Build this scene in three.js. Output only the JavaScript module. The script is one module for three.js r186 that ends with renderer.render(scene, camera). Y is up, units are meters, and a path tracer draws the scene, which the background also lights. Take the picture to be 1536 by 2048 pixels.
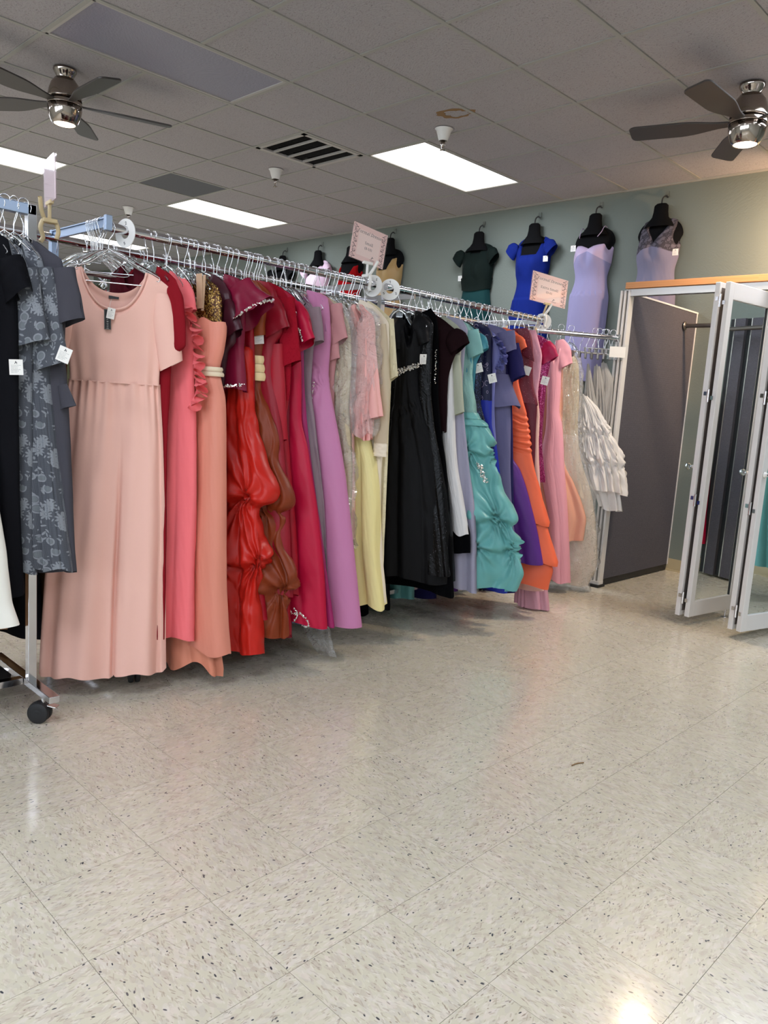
import * as THREE from 'three';
import { mergeGeometries } from 'three/addons/utils/BufferGeometryUtils.js';
import { RoundedBoxGeometry } from 'three/addons/geometries/RoundedBoxGeometry.js';
import { ImprovedNoise } from 'three/addons/math/ImprovedNoise.js';
import { RectAreaLightUniformsLib } from 'three/addons/lights/RectAreaLightUniformsLib.js';

// ---------------------------------------------------------------- camera, sky, exposure
const scene = new THREE.Scene();
const renderer = new THREE.WebGLRenderer({ antialias: true });
renderer.toneMapping = THREE.LinearToneMapping;
renderer.toneMappingExposure = 2.62;
renderer.shadowMap.enabled = true;
renderer.shadowMap.type = THREE.PCFSoftShadowMap;
RectAreaLightUniformsLib.init();
const camera = new THREE.PerspectiveCamera(67.34, 0.75, 0.05, 60);
camera.position.set(0, 1.229, 0);
camera.rotation.set(-0.14505, 0.7707, 0.06661, 'YXZ');
scene.add(camera);
scene.background = new THREE.Color(0.76, 0.87, 1.0).multiplyScalar(2.8);   // daylight through the storefront windows

const TROFFER = 6.6;        // radiance of a lit ceiling troffer
const FAN_LAMP = 3.2;      // candela of a fan lamp

// ---------------------------------------------------------------- random numbers, helpers
let seed = 20240611;
const rnd = () => { seed = (seed + 0x6D2B79F5) | 0; let t = Math.imul(seed ^ (seed >>> 15), 1 | seed); t = (t + Math.imul(t ^ (t >>> 7), 61 | t)) ^ t; return ((t ^ (t >>> 14)) >>> 0) / 4294967296; };
const rr = (a, b) => a + (b - a) * rnd();
const noise = new ImprovedNoise();
const lerp = (a, b, t) => a + (b - a) * t, clamp = (x, a, b) => Math.min(b, Math.max(a, x)), smooth = t => { t = clamp(t, 0, 1); return t * t * (3 - 2 * t); };
const V = (x, y, z) => new THREE.Vector3(x, y, z);
const used = {};
function numbered(name) { const k = used[name] = (used[name] ?? -1) + 1; return k ? `${name}_${String(k).padStart(3, '0')}` : name; }
function sh(o) { o.traverse(m => { if (m.isMesh) { m.castShadow = true; m.receiveShadow = true; } }); return o; }
function thing(name, label, category, [x, y, z] = [0, 0, 0], turn = 0, group) {
  const o = new THREE.Group(); o.name = numbered(name); o.position.set(x, y, z); o.rotation.y = turn;
  o.userData = { label, category }; if (group) o.userData.group = group; scene.add(o); return o;
}
function structure(name) { const o = new THREE.Group(); o.name = name; o.userData.kind = 'structure'; scene.add(o); return o; }
function part(parent, name, geo, mat, label) {
  const m = new THREE.Mesh(Array.isArray(geo) ? mergeGeometries(geo.map(plain)) : geo, mat); m.name = name; if (label) m.userData.label = label;
  m.castShadow = m.receiveShadow = true; parent.add(m); return m;
}
function plain(g) { const n = g.index ? g.toNonIndexed() : g; for (const k of Object.keys(n.attributes)) if (!['position', 'normal', 'uv'].includes(k)) n.deleteAttribute(k); return n; }
function box(w, h, d, x = 0, y = 0, z = 0, r = 0) { const g = r ? new RoundedBoxGeometry(w, h, d, 2, r) : new THREE.BoxGeometry(w, h, d); uvBox(g); return g.translate(x, y, z); }
function uvBox(g) {   // uv in metres, by the way a face points
  const p = g.attributes.position, n = g.attributes.normal, u = g.attributes.uv;
  for (let i = 0; i < p.count; i++) {
    const ax = Math.abs(n.getX(i)), ay = Math.abs(n.getY(i)), az = Math.abs(n.getZ(i));
    if (ay >= ax && ay >= az) u.setXY(i, p.getX(i), p.getZ(i)); else if (ax >= az) u.setXY(i, p.getZ(i), p.getY(i)); else u.setXY(i, p.getX(i), p.getY(i));
  }
  return g;
}
function tube(pts, r, seg = 16, rad = 6, closed = false) { return new THREE.TubeGeometry(new THREE.CatmullRomCurve3(pts.map(p => Array.isArray(p) ? V(...p) : p), closed, 'centripetal'), seg, r, rad, closed); }
function rod(a, b, r, rad = 10) { const A = V(...a), B = V(...b), d = B.clone().sub(A), g = new THREE.CylinderGeometry(r, r, d.length(), rad); g.applyQuaternion(new THREE.Quaternion().setFromUnitVectors(V(0, 1, 0), d.clone().normalize())); return g.translate((A.x + B.x) / 2, (A.y + B.y) / 2, (A.z + B.z) / 2); }
function lathe(pts, seg = 40) { return new THREE.LatheGeometry(pts.map(p => new THREE.Vector2(...p)), seg); }

// ---------------------------------------------------------------- textures
function canvas(w, h, draw, rep = 1, srgb = true) {
  const c = document.createElement('canvas'); c.width = w; c.height = h; draw(c.getContext('2d'), w, h);
  const t = new THREE.CanvasTexture(c); if (srgb) t.colorSpace = THREE.SRGBColorSpace; t.wrapS = t.wrapT = THREE.RepeatWrapping; t.repeat.set(rep, rep); t.magFilter = THREE.LinearFilter; return t;
}
function field(n, f, rep = 1) {   // grey data texture
  const d = new Uint8Array(n * n * 4);
  for (let y = 0; y < n; y++) for (let x = 0; x < n; x++) { const v = clamp(Math.round(f(x / n, y / n) * 255), 0, 255), i = (y * n + x) * 4; d[i] = d[i + 1] = d[i + 2] = v; d[i + 3] = 255; }
  const t = new THREE.DataTexture(d, n, n); t.wrapS = t.wrapT = THREE.RepeatWrapping; t.repeat.set(rep, rep); t.magFilter = t.minFilter = THREE.LinearFilter; t.needsUpdate = true; return t;
}
const pn = (x, y, f, z = 0) => {   // noise that repeats over the unit square
  const a = x * Math.PI * 2, b = y * Math.PI * 2, r = f / (Math.PI * 2);
  return noise.noise(Math.cos(a) * r + 7.3 + z, Math.sin(a) * r + Math.cos(b) * r * 1.3 + 3.1, Math.sin(b) * r * 1.3 + 5.7 + z * 2);
};
const T = {};
// vinyl floor tile: warm off-white ground, soft tan mottling, short dark flecks lying mostly along one direction
T.floor = canvas(2048, 2048, (c, w, h) => {
  c.fillStyle = 'rgb(204,197,176)'; c.fillRect(0, 0, w, h);
  const streak = (n, cols, l0, l1, w0, w1, spread) => { for (let k = 0; k < n; k++) { const x = rr(0, w), y = rr(0, h), a = rr(-spread, spread), l = rr(l0, l1), t = rr(w0, w1); c.fillStyle = cols[Math.floor(rnd() * cols.length)];
    for (const [ox, oy] of [[0, 0], [x > w - 60 ? -w : 0, y > h - 60 ? -h : 0]]) { c.save(); c.translate(x + ox, y + oy); c.rotate(a); c.beginPath(); c.ellipse(0, 0, l / 2, t / 2, 0, 0, 7); c.fill(); c.restore(); } } };
  streak(5200, ['rgba(214,204,190,.35)', 'rgba(190,178,160,.30)', 'rgba(198,189,176,.4)', 'rgba(211,203,192,.35)'], 18, 70, 8, 26, .5);
  streak(9000, ['rgba(160,142,122,.22)', 'rgba(150,136,120,.2)', 'rgba(222,214,200,.3)'], 8, 34, 2, 7, .5);
  streak(1700, ['rgba(140,124,108,.45)', 'rgba(120,110,102,.4)'], 6, 20, 2, 5, .5);
  streak(500, ['rgba(62,62,66,.85)', 'rgba(84,82,84,.75)', 'rgba(48,52,60,.8)'], 5, 19, 3, 7, .6);
});
T.floorRough = field(256, (x, y) => .36 + .1 * pn(x, y, 5) + .08 * pn(x, y, 22, 3) + .05 * pn(x, y, 60, 9));
// ceiling tile: off-white mineral board with pinholes and short worm fissures
T.ceil = canvas(1024, 1024, (c, w, h) => {
  c.fillStyle = 'rgb(169,164,166)'; c.fillRect(0, 0, w, h);
  for (let k = 0; k < 5200; k++) { c.fillStyle = `rgba(${98 + rr(-16, 16)},${92 + rr(-16, 16)},${88},${rr(.15, .45)})`; const s = rr(.8, 2.6); c.beginPath(); c.ellipse(rr(0, w), rr(0, h), s * rr(1, 2.6), s, rr(0, 3), 0, 7); c.fill(); }
  for (let k = 0; k < 3000; k++) { c.fillStyle = `rgba(178,175,175,${rr(.2, .5)})`; const s = rr(1, 4); c.beginPath(); c.ellipse(rr(0, w), rr(0, h), s * 2, s, rr(0, 3), 0, 7); c.fill(); }
});
T.ceilBump = field(512, (x, y) => .5 + .5 * pn(x, y, 70) + .35 * pn(x, y, 160, 4));
T.orange = field(512, (x, y) => .5 + .3 * pn(x, y, 60) + .3 * pn(x, y, 130, 2));
T.weave = field(256, (x, y) => .5 + .25 * Math.sin(x * 2 * Math.PI * 64) * Math.sign(Math.sin(y * 2 * Math.PI * 32)) + .25 * Math.sin(y * 2 * Math.PI * 64));
T.slub = field(512, (x, y) => .5 + .4 * pn(x * 1, y, 14) * .5 + .5 * (noise.noise(x * 3, Math.floor(y * 128) * 3.7, 2) * .6));
T.crinkle = field(512, (x, y) => { let s = 0; for (let k = 0; k < 4; k++) s += Math.abs(pn(x, y, 7 + k * 8, k * 5)) * (1 - k * .18); return clamp(s * .75, 0, 1); }, 3);
T.tweed = canvas(512, 512, (c, w, h) => { c.fillStyle = 'rgb(79,76,82)'; c.fillRect(0, 0, w, h); for (let k = 0; k < 24000; k++) { const v = rr(-18, 18); c.fillStyle = `rgba(${79 + v},${75 + v},${82 + v},.5)`; c.fillRect(rr(0, w), rr(0, h), rr(1, 6), rr(1, 2)); } });
T.brush = field(256, (x, y) => .32 + .12 * noise.noise(Math.floor(x * 256) * 1.7, y * 2, 1));
T.wood = canvas(1024, 128, (c, w, h) => { c.fillStyle = 'rgb(196,140,92)'; c.fillRect(0, 0, w, h); for (let k = 0; k < 140; k++) { const y = rr(0, h), v = rr(-34, 22); c.strokeStyle = `rgba(${190 + v},${132 + v},${84 + v},.5)`; c.lineWidth = rr(.5, 3); c.beginPath(); c.moveTo(0, y); c.bezierCurveTo(w * .3, y + rr(-8, 8), w * .6, y + rr(-8, 8), w, y + rr(-5, 5)); c.stroke(); }
  for (const [x, y] of [[430, 60], [820, 86]]) { c.fillStyle = 'rgba(104,58,30,.9)'; c.beginPath(); c.ellipse(x, y, 15, 8, .2, 0, 7); c.fill(); } });
const laceDraw = (thread, ground) => (c, w, h) => {
  c.fillStyle = ground; c.fillRect(0, 0, w, h); c.strokeStyle = thread; c.globalAlpha = .35; c.lineWidth = 1.2;
  for (let k = 0; k <= 64; k++) { c.beginPath(); c.moveTo(k * w / 64, 0); c.lineTo(k * w / 64, h); c.stroke(); c.beginPath(); c.moveTo(0, k * h / 64); c.lineTo(w, k * h / 64); c.stroke(); }
  c.globalAlpha = 1; c.fillStyle = thread; c.strokeStyle = thread;
  const at = (x, y, f) => { for (const ox of [-w, 0, w]) for (const oy of [-h, 0, h]) { c.save(); c.translate(x + ox, y + oy); f(); c.restore(); } };
  for (let k = 0; k < 26; k++) { const x = rr(0, w), y = rr(0, h), R = rr(34, 56), a = rr(0, 6), kind = k % 3;
    at(x, y, () => { c.rotate(a); c.lineWidth = 12; if (kind == 0) { for (let p = 0; p < 10; p++) { c.rotate(.628); c.beginPath(); c.ellipse(R * .62, 0, R * .4, R * .16, 0, 0, 7); c.fill(); } c.beginPath(); c.arc(0, 0, R * .2, 0, 7); c.fill(); } else { c.beginPath(); c.arc(0, 0, R * .72, 0, kind == 1 ? 7 : 4.6); c.stroke(); c.globalAlpha = .6; c.beginPath(); c.arc(0, 0, R * .55, 0, 7); c.fill(); c.globalAlpha = 1; } }); }
  for (let k = 0; k < 80; k++) { const x = rr(0, w), y = rr(0, h), a = rr(0, 6), l = rr(8, 22); at(x, y, () => { c.rotate(a); c.beginPath(); c.ellipse(0, 0, l, l * .36, 0, 0, 7); c.fill(); }); }
};
T.lace = canvas(512, 512, laceDraw('rgb(132,136,142)', 'rgb(76,79,86)'), 4.6);
T.laceGrey = canvas(512, 512, laceDraw('rgb(236,236,236)', 'rgb(150,150,150)'), 6);
const flecks = (n, base, cols, s0, s1) => canvas(512, 512, (c, w, h) => { c.fillStyle = base; c.fillRect(0, 0, w, h); for (let k = 0; k < n; k++) { c.fillStyle = cols[Math.floor(rnd() * cols.length)]; c.beginPath(); c.arc(rr(0, w), rr(0, h), rr(s0, s1), 0, 7); c.fill(); } }, 4);
T.gold = flecks(4200, '#4d2a14', ['#8a6a2a', '#b08a40', '#5c3518', '#d0b060', '#3a2010'], 3, 6);
T.bseq = flecks(420, '#060608', ['#16161a', '#2a2a30', '#6a6a72', '#0c0c10'], 2, 4);
T.nseq = flecks(1700, '#0a1026', ['#16224a', '#24346a', '#5a6ca0', '#0a0e20'], 2, 4);
T.fseq = flecks(1700, '#8c1450', ['#b02a70', '#d05a98', '#701040', '#e08ab8'], 3, 5);
T.bead = flecks(260, '#681a2c', ['#8a4450', '#d0a0a4', '#c88890'], 1.5, 3);
T.embr = canvas(512, 512, (c, w, h) => { c.fillStyle = '#0b0f38'; c.fillRect(0, 0, w, h); c.strokeStyle = '#9a8ea8'; c.lineWidth = 5; for (let k = 0; k < 34; k++) { c.beginPath(); c.arc(rr(0, w), rr(0, h), rr(12, 36), rr(0, 6), rr(6, 9)); c.stroke(); } }, 4);
T.rib = field(128, (x, y) => .5 + .5 * Math.sin(x * Math.PI * 2 * 16));

// ---------------------------------------------------------------- materials
const M = {};
const std = (o) => new THREE.MeshPhysicalMaterial({ side: THREE.DoubleSide, ...o });
function fab(color, kind = 'satin', extra = {}) {
  const c = new THREE.Color(color), o = { color: c, side: THREE.DoubleSide };
  if (kind == 'satin') Object.assign(o, { roughness: .42, sheen: .35, sheenRoughness: .4, sheenColor: c.clone().lerp(new THREE.Color(1, 1, 1), .35), specularIntensity: .55, bumpMap: T.weave, bumpScale: .00008 });
  if (kind == 'taffeta') Object.assign(o, { roughness: .36, sheen: .3, sheenRoughness: .35, sheenColor: c.clone().lerp(new THREE.Color(1, 1, 1), .3), specularIntensity: .6, bumpMap: T.slub, bumpScale: .0006 });
  if (kind == 'matte') Object.assign(o, { roughness: .85, sheen: .15, sheenRoughness: .6, sheenColor: c.clone().lerp(new THREE.Color(1, 1, 1), .3), specularIntensity: .25, bumpMap: T.weave, bumpScale: .00015 });
  if (kind == 'velvet') Object.assign(o, { roughness: .95, specularIntensity: .1, sheen: .35, sheenRoughness: .35, sheenColor: c.clone().lerp(new THREE.Color(.5, .5, .5), .2) });
  if (kind == 'chiffon') Object.assign(o, { roughness: .8, specularIntensity: .2, transmission: .1, thickness: 0, bumpMap: T.weave, bumpScale: .0001 });
  if (kind == 'sequin') Object.assign(o, { roughness: .32, metalness: .45, bumpMap: T.ceilBump, bumpScale: .0012 });
  if (kind == 'lace') Object.assign(o, { roughness: .85, specularIntensity: .2, bumpMap: T.laceGrey, bumpScale: .0012 });
  return new THREE.MeshPhysicalMaterial(Object.assign(o, extra));
}
const tex = (t) => ({ map: t, color: new THREE.Color(1, 1, 1) });
Object.assign(M, {
  white: fab('#e9e6dc', 'matte'), black: fab('#09090c', 'satin', { sheen: .02, roughness: .52, specularIntensity: .28 }), blackmat: fab('#0c0c11', 'matte', { sheen: .03 }), charcoal: fab('#45444b', 'matte'), lace: fab('#fff', 'lace', { ...tex(T.lace), bumpMap: T.lace }),
  blush: fab('#f0bfb0', 'matte'), blushIn: fab('#d9998a', 'matte'), burgundy: fab('#4a0f1a', 'matte'), dred: fab('#86141f', 'matte'), peach2: fab('#d98a70', 'satin'), coral: fab('#f4777c', 'matte'), coral2: fab('#f67c80', 'matte'),
  salmon: fab('#dd8d78', 'satin'), cream: fab('#e9d9bb', 'satin'), beige: fab('#c3a284', 'satin'), goldseq: fab('#fff', 'sequin', tex(T.gold)), plum: fab('#3f1420', 'taffeta'), wine: fab('#7a0f30', 'satin'), redtaf: fab('#c02218', 'taffeta'),
  crimson: fab('#a01024', 'satin'), copper: fab('#7e3417', 'satin'), copper2: fab('#9a4a26', 'satin'), gold: fab('#e6cf9c', 'satin'), dredsat: fab('#8a1022', 'satin'), redlace: fab('#9c1226', 'lace', { bumpScale: .003 }), maroon: fab('#7a0a22', 'satin'),
  magenta: fab('#b80f38', 'satin'), purplemag: fab('#96225c', 'satin'), peri: fab('#8f9bc0', 'matte'), mauve: fab('#8d7a82', 'matte'), lilac: fab('#c07aa2', 'satin'), lilac2: fab('#c283ac', 'satin'), dpink: fab('#c18a8c', 'matte'), beigelace: fab('#d2c2a2', 'lace', { bumpScale: .003 }),
  pinkchif: fab('#eab9ae', 'chiffon'), ppink: fab('#f0b3ac', 'matte'), yellow: fab('#eddf9e', 'satin'), creamsat: fab('#e8dac4', 'satin'), sheer: fab('#e0d0b4', 'chiffon', { transmission: .35 }), ivlace: fab('#e6dbb8', 'lace', { bumpScale: .004 }),
  blackseq: fab('#fff', 'sequin', { ...tex(T.bseq), metalness: .1, specularIntensity: .4 }), blackvel: fab('#060608', 'velvet', { sheen: .08 }), dkbrown: fab('#1e1013', 'velvet', { sheen: .12 }), silversat: fab('#d4d2d2', 'satin'), sage: fab('#a9ac98', 'satin'), lav: fab('#9a98ab', 'matte'),
  aqua: fab('#68a8a6', 'taffeta'), aqualace: fab('#8ab4ae', 'lace', { bumpScale: .002 }), aqualace0: fab('#80b4b0', 'satin'), teal: fab('#3f8596', 'satin'), navyseq: fab('#fff', 'sequin', tex(T.nseq)), royal: fab('#16289a', 'satin'), embroid: fab('#fff', 'satin', tex(T.embr)),
  periruf: fab('#7678b4', 'satin'), slate: fab('#666486', 'matte'), indigo: fab('#23204e', 'matte'), purple: fab('#5a2a80', 'satin'), orange: fab('#ea6844', 'satin'), burgbead: fab('#fff', 'satin', tex(T.bead)), burgsk: fab('#5c1226', 'satin'), pklace: fab('#dfa0b0', 'lace', { bumpScale: .003 }),
  fuchsia: fab('#ae1c4c', 'satin'), fuchseq: fab('#fff', 'sequin', tex(T.fseq)), pinkhem: fab('#d09aa8', 'chiffon'), pink: fab('#eea8b6', 'satin'), peachchif: fab('#ecb098', 'chiffon'), ivory: fab('#e0d2bc', 'chiffon'), whitecot: fab('#f0ece8', 'matte', { transmission: .12, thickness: 0 }), net: fab('#b9b6b2', 'chiffon', { transmission: .3 }),
  fgreen: fab('#101a17', 'matte'), fgreen2: fab('#17393a', 'matte'), fblue: fab('#0f2270', 'matte'), flilac: fab('#9690b4', 'matte'), flilac2: fab('#b8a6c4', 'taffeta'), fgrey: fab('#7d798e', 'matte'), fgreylace: fab('#77717c', 'lace', { map: T.laceGrey, bumpScale: .003 }), ftan: fab('#a88a5c', 'satin'), fred: fab('#9c1418', 'velvet'), fpink: fab('#dcc0d2', 'matte'), olive: fab('#4c4a30', 'matte'), tan: fab('#9a7450', 'matte'),
  chrome: new THREE.MeshStandardMaterial({ color: '#d8d8dc', metalness: 1, roughness: .12 }), steel: new THREE.MeshStandardMaterial({ color: '#b9b8b6', metalness: 1, roughness: .3, roughnessMap: T.brush }), steelflat: new THREE.MeshStandardMaterial({ color: '#9fb0c8', metalness: .85, roughness: .32 }),  // steelflat: blue of reflected daylight put into the steel colour
  wire: new THREE.MeshStandardMaterial({ color: '#e2e2e4', metalness: 1, roughness: .18 }), nickel: new THREE.MeshPhysicalMaterial({ color: '#a79c92', metalness: 1, roughness: .34, roughnessMap: T.brush, anisotropy: .5 }), rodm: new THREE.MeshStandardMaterial({ color: '#7d7772', metalness: .9, roughness: .35 }),
  silver: new THREE.MeshPhysicalMaterial({ color: '#e8e6e2', metalness: .9, roughness: .15 }), goldbead: new THREE.MeshPhysicalMaterial({ color: '#d0a870', metalness: .9, roughness: .2 }),
  clear: new THREE.MeshPhysicalMaterial({ color: '#f4f6f6', roughness: .06, transmission: 1, thickness: .004, ior: 1.49, attenuationColor: new THREE.Color('#dfe6e6'), attenuationDistance: .05 }), acrylic: new THREE.MeshPhysicalMaterial({ color: '#ffffff', roughness: .04, transmission: 1, thickness: 0 }),
  plastic: new THREE.MeshPhysicalMaterial({ color: '#ffffff', roughness: .08, transmission: .8, thickness: 0, ior: 1.6, clearcoat: 1, clearcoatRoughness: .06, bumpMap: T.crinkle, bumpScale: .02, side: THREE.DoubleSide }),
  whitepl: new THREE.MeshPhysicalMaterial({ color: '#e6e4de', roughness: .4 }), beigepl: new THREE.MeshPhysicalMaterial({ color: '#c9b48a', roughness: .45 }), blackpl: new THREE.MeshPhysicalMaterial({ color: '#17181a', roughness: .5 }), form: new THREE.MeshPhysicalMaterial({ color: '#0c0c0e', roughness: .9, specularIntensity: .25 }),
  paper: std({ color: '#efece6', roughness: .8 }), tagprint: null, ceilTile: new THREE.MeshStandardMaterial({ map: T.ceil, roughness: .95, bumpMap: T.ceilBump, bumpScale: .0015 }), gridbar: new THREE.MeshStandardMaterial({ color: '#a3a19a', roughness: .6 }),
  wall: new THREE.MeshStandardMaterial({ color: '#767d75', roughness: .82, bumpMap: T.orange, bumpScale: .0012 }), wallFar: new THREE.MeshStandardMaterial({ color: '#c9ccc6', roughness: .85, bumpMap: T.orange, bumpScale: .001 }), vinylbase: new THREE.MeshStandardMaterial({ color: '#b5a684', roughness: .5 }),
  floorTile: new THREE.MeshPhysicalMaterial({ map: T.floor, roughness: .8, roughnessMap: T.floorRough, specularIntensity: .85, clearcoat: .5, clearcoatRoughness: .12 }), joint: new THREE.MeshStandardMaterial({ color: '#6a6258', roughness: .9 }),
  diffuser: new THREE.MeshStandardMaterial({ color: '#f4f4f0', roughness: .5, emissive: new THREE.Color(1, 1, .98), emissiveIntensity: .8 }), diffuserOff: new THREE.MeshStandardMaterial({ color: '#908d9c', roughness: .35, bumpMap: T.ceilBump, bumpScale: .001 }), lampglow: new THREE.MeshStandardMaterial({ color: '#fff6e8', emissive: new THREE.Color(1, .93, .82), emissiveIntensity: 2 }),
  ventdark: new THREE.MeshStandardMaterial({ color: '#1f1f20', roughness: .8 }), ventframe: new THREE.MeshStandardMaterial({ color: '#b4b0aa', roughness: .5 }), greytile: new THREE.MeshStandardMaterial({ color: '#626368', roughness: .7 }), stain: new THREE.MeshStandardMaterial({ color: '#8a6c48', roughness: .95 }),
  panel: new THREE.MeshStandardMaterial({ map: T.tweed, roughness: .95, bumpMap: T.weave, bumpScale: .0005 }), whitemetal: new THREE.MeshStandardMaterial({ color: '#dcd8d4', roughness: .4 }), alu: new THREE.MeshStandardMaterial({ color: '#c9c6c2', metalness: .9, roughness: .3 }), wood: new THREE.MeshStandardMaterial({ map: T.wood, roughness: .55 }),
  backing: new THREE.MeshStandardMaterial({ color: '#6c625d', roughness: .8 }), doorwhite: new THREE.MeshPhysicalMaterial({ color: '#dedbd8', roughness: .38 }), mirror: new THREE.MeshStandardMaterial({ color: '#e8eeec', metalness: 1, roughness: .01 }), blade: new THREE.MeshStandardMaterial({ color: '#4a4644', metalness: .3, roughness: .4 }), rubber: new THREE.MeshStandardMaterial({ color: '#1b1b1d', roughness: .6 }), card: std({ color: '#9a7450', roughness: .9 }),
});

// ---------------------------------------------------------------- the room
const CH = 3.065, G = 0.6096, CX = -2.738, CZ = -3.021, ZB = -6.085, XL = -13.2, XR = 4.3, ZF = 4.6;
const colX = b => CX + b * G, rowZ = a => CZ - a * G;      // ceiling grid lines
{
  // troffer grid: column pair b..b+1 runs along z for two tiles a..a+2
  const lit = [], dark = [];
  for (const b of [-13, -8, -3, 2, 7]) for (const a of [-10, -6, -2, 2]) (b === -3 && a === -2) || (b === 2 && a === -2) ? dark.push([b, a]) : lit.push([b, a]);
  const taken = new Set(); for (const [b, a] of [...lit, ...dark]) { taken.add(`${b},${a}`); taken.add(`${b},${a + 1}`); }
  taken.add('-4,1');
  const ceil = structure('ceiling');
  part(ceil, 'deck', box(XR - XL + .3, .14, ZF - ZB + .3, (XL + XR) / 2, CH + .16, (ZF + ZB) / 2), M.wallFar);
  const variants = [];
  for (let k = 0; k < 6; k++) { const g = box(G - .03, .016, G - .03), u = g.attributes.uv, ox = rnd(), oy = rnd(); for (let i = 0; i < u.count; i++) u.setXY(i, u.getX(i) * 1.1 + ox, u.getY(i) * 1.1 + oy); variants.push(g); }
  const tones = [1, .965, .985, 1.01].map(v => { const m = M.ceilTile.clone(); m.color.setScalar(v); return m; });
  const rest = [];
  for (let b = -18; b <= 11; b++) for (let a = -13; a <= 4; a++) {
    if (taken.has(`${b},${a}`)) continue;
    const x = colX(b + .5), z = rowZ(a + .5); if (x < XL + .2 || x > XR - .1 || z > ZF - .1) continue;
    if (b >= -15 && b <= 4 && a >= -3) { const m = part(ceil, numbered('ceiling_tile'), variants[Math.floor(rnd() * 6)], b === -7 && a === 1 ? M.greytile : tones[Math.floor(rnd() * 4)]); m.position.set(x, CH + .013, z); m.rotation.y = Math.floor(rnd() * 4) * Math.PI / 2; }
    else rest.push(variants[0].clone().translate(x, CH + .013, z));
  }
  part(ceil, 'far_ceiling_tiles', rest, M.ceilTile).userData.kind = 'stuff';
  for (let b = -18; b <= 12; b++) { const x = colX(b); if (x > XL && x < XR) part(ceil, numbered('ceiling_grid_bar'), box(.024, .012, ZF - ZB, x, CH + .006, (ZF + ZB) / 2), M.gridbar); }
  for (let a = -13; a <= 5; a++) { const z = rowZ(a); if (z > ZF || z < ZB) continue; let from = XL;   // cross bars stop at the long edge of a light
    for (let b = -18; b <= 12; b++) { const mid = [...lit, ...dark].some(q => q[0] === b && q[1] === a - 1); if (mid || b === 12) { const to = b === 12 ? XR : colX(b); if (to > from + .05) part(ceil, numbered('ceiling_grid_bar'), box(to - from, .011, .024, (from + to) / 2, CH + .0068, z), M.gridbar); from = colX(b + 1); } } }
  part(ceil, 'wall_angle', box(XR - XL, .02, .018, (XL + XR) / 2, CH + .004, ZB + .009), M.gridbar);
  // water stain on one tile: a ragged brown ring
  { const sc = new THREE.Shape(), N = 40, ring = (R, j) => Array.from({ length: N }, (_, k) => { const t = k / N * Math.PI * 2, r = R * (1 + j * noise.noise(Math.cos(t) * 2, Math.sin(t) * 2, R * 30)); return new THREE.Vector2(Math.cos(t) * r * 1.35, Math.sin(t) * r * .8); });
    sc.setFromPoints(ring(.095, .35)); sc.holes.push(new THREE.Path().setFromPoints(ring(.062, .5)));
    const g = new THREE.ExtrudeGeometry(sc, { depth: .0012, bevelEnabled: false }).rotateX(Math.PI / 2); const m = part(ceil, 'water_stain', g, M.stain, 'brown ring shaped water stain'); m.position.set(-3.445, CH + .0042, -3.965); m.rotation.y = .25; }

  const names = { '-3,2': 'lit fluorescent ceiling panel nearest the back wall, right of the black air vent', '-8,2': 'lit fluorescent ceiling panel beyond the rack, left of the first sign', '-8,-2': 'lit fluorescent ceiling panel at the far left edge under the fan', '-3,-2': 'unlit grey ceiling light panel beside the left ceiling fan', '2,-2': 'unlit ceiling light panel cut off by the top right corner', '2,2': 'lit ceiling panel just outside the right edge near the right fan' };
  for (const [b, a] of [...lit, ...dark]) {
    const on = lit.some(q => q[0] === b && q[1] === a), x = colX(b + .5), z = rowZ(a + 1); if (x < XL || x > XR) continue;
    const t = thing('ceiling_light', names[`${b},${a}`] || 'lit fluorescent ceiling panel behind the camera or out of frame', 'light', [x, CH, z], 0, names[`${b},${a}`] ? undefined : 'ceiling panels outside the picture');
    const w = G - .012, d = 2 * G - .012;
    part(t, 'frame', [box(.022, .02, d, -w / 2 + .011, .012, 0), box(.022, .02, d, w / 2 - .011, .012, 0), box(w, .02, .022, 0, .012, -d / 2 + .011), box(w, .02, .022, 0, .012, d / 2 - .011)], M.ventframe);
    part(t, 'housing', box(w, .03, d, 0, .06, 0), M.whitemetal);
    part(t, 'diffuser', box(w - .04, .006, d - .04, 0, .012, 0), on ? M.diffuser : M.diffuserOff);
    if (on) { const L = new THREE.RectAreaLight(0xe9f1ff, TROFFER, w - .05, d - .05); L.rotation.x = -Math.PI / 2; L.position.set(0, -.004, 0); t.add(L); }
  }
  // supply air vent: four dark louvre bays in a light frame
  { const t = thing('air_vent', 'square ceiling air vent with four dark louvred bays', 'vent', [colX(-3.5), CH, rowZ(1.5)]);
    const w = G - .03; part(t, 'frame', [box(.035, .014, w, -w / 2 + .0175, .004, 0), box(.035, .014, w, w / 2 - .0175, .004, 0), box(w, .014, .03, 0, .004, -w / 2 + .015), box(w, .014, .03, 0, .004, w / 2 - .015)], M.ventframe);
    part(t, 'backing', box(w, .01, w, 0, .06, 0), M.ventdark);
    for (let k = 1; k < 4; k++) part(t, 'divider', box(w - .06, .016, .012, 0, .004, -w / 2 + k * w / 4), M.ventframe);
    for (let k = 0; k < 4; k++) { const gs = []; for (let j = 0; j < 9; j++) { const g = box(w - .07, .002, .018); g.rotateX(.9); g.translate(0, .02, -w / 2 + k * w / 4 + .022 + j * .0135); gs.push(g); } part(t, 'louvre_bay', gs, M.ventdark); }
  }
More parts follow.
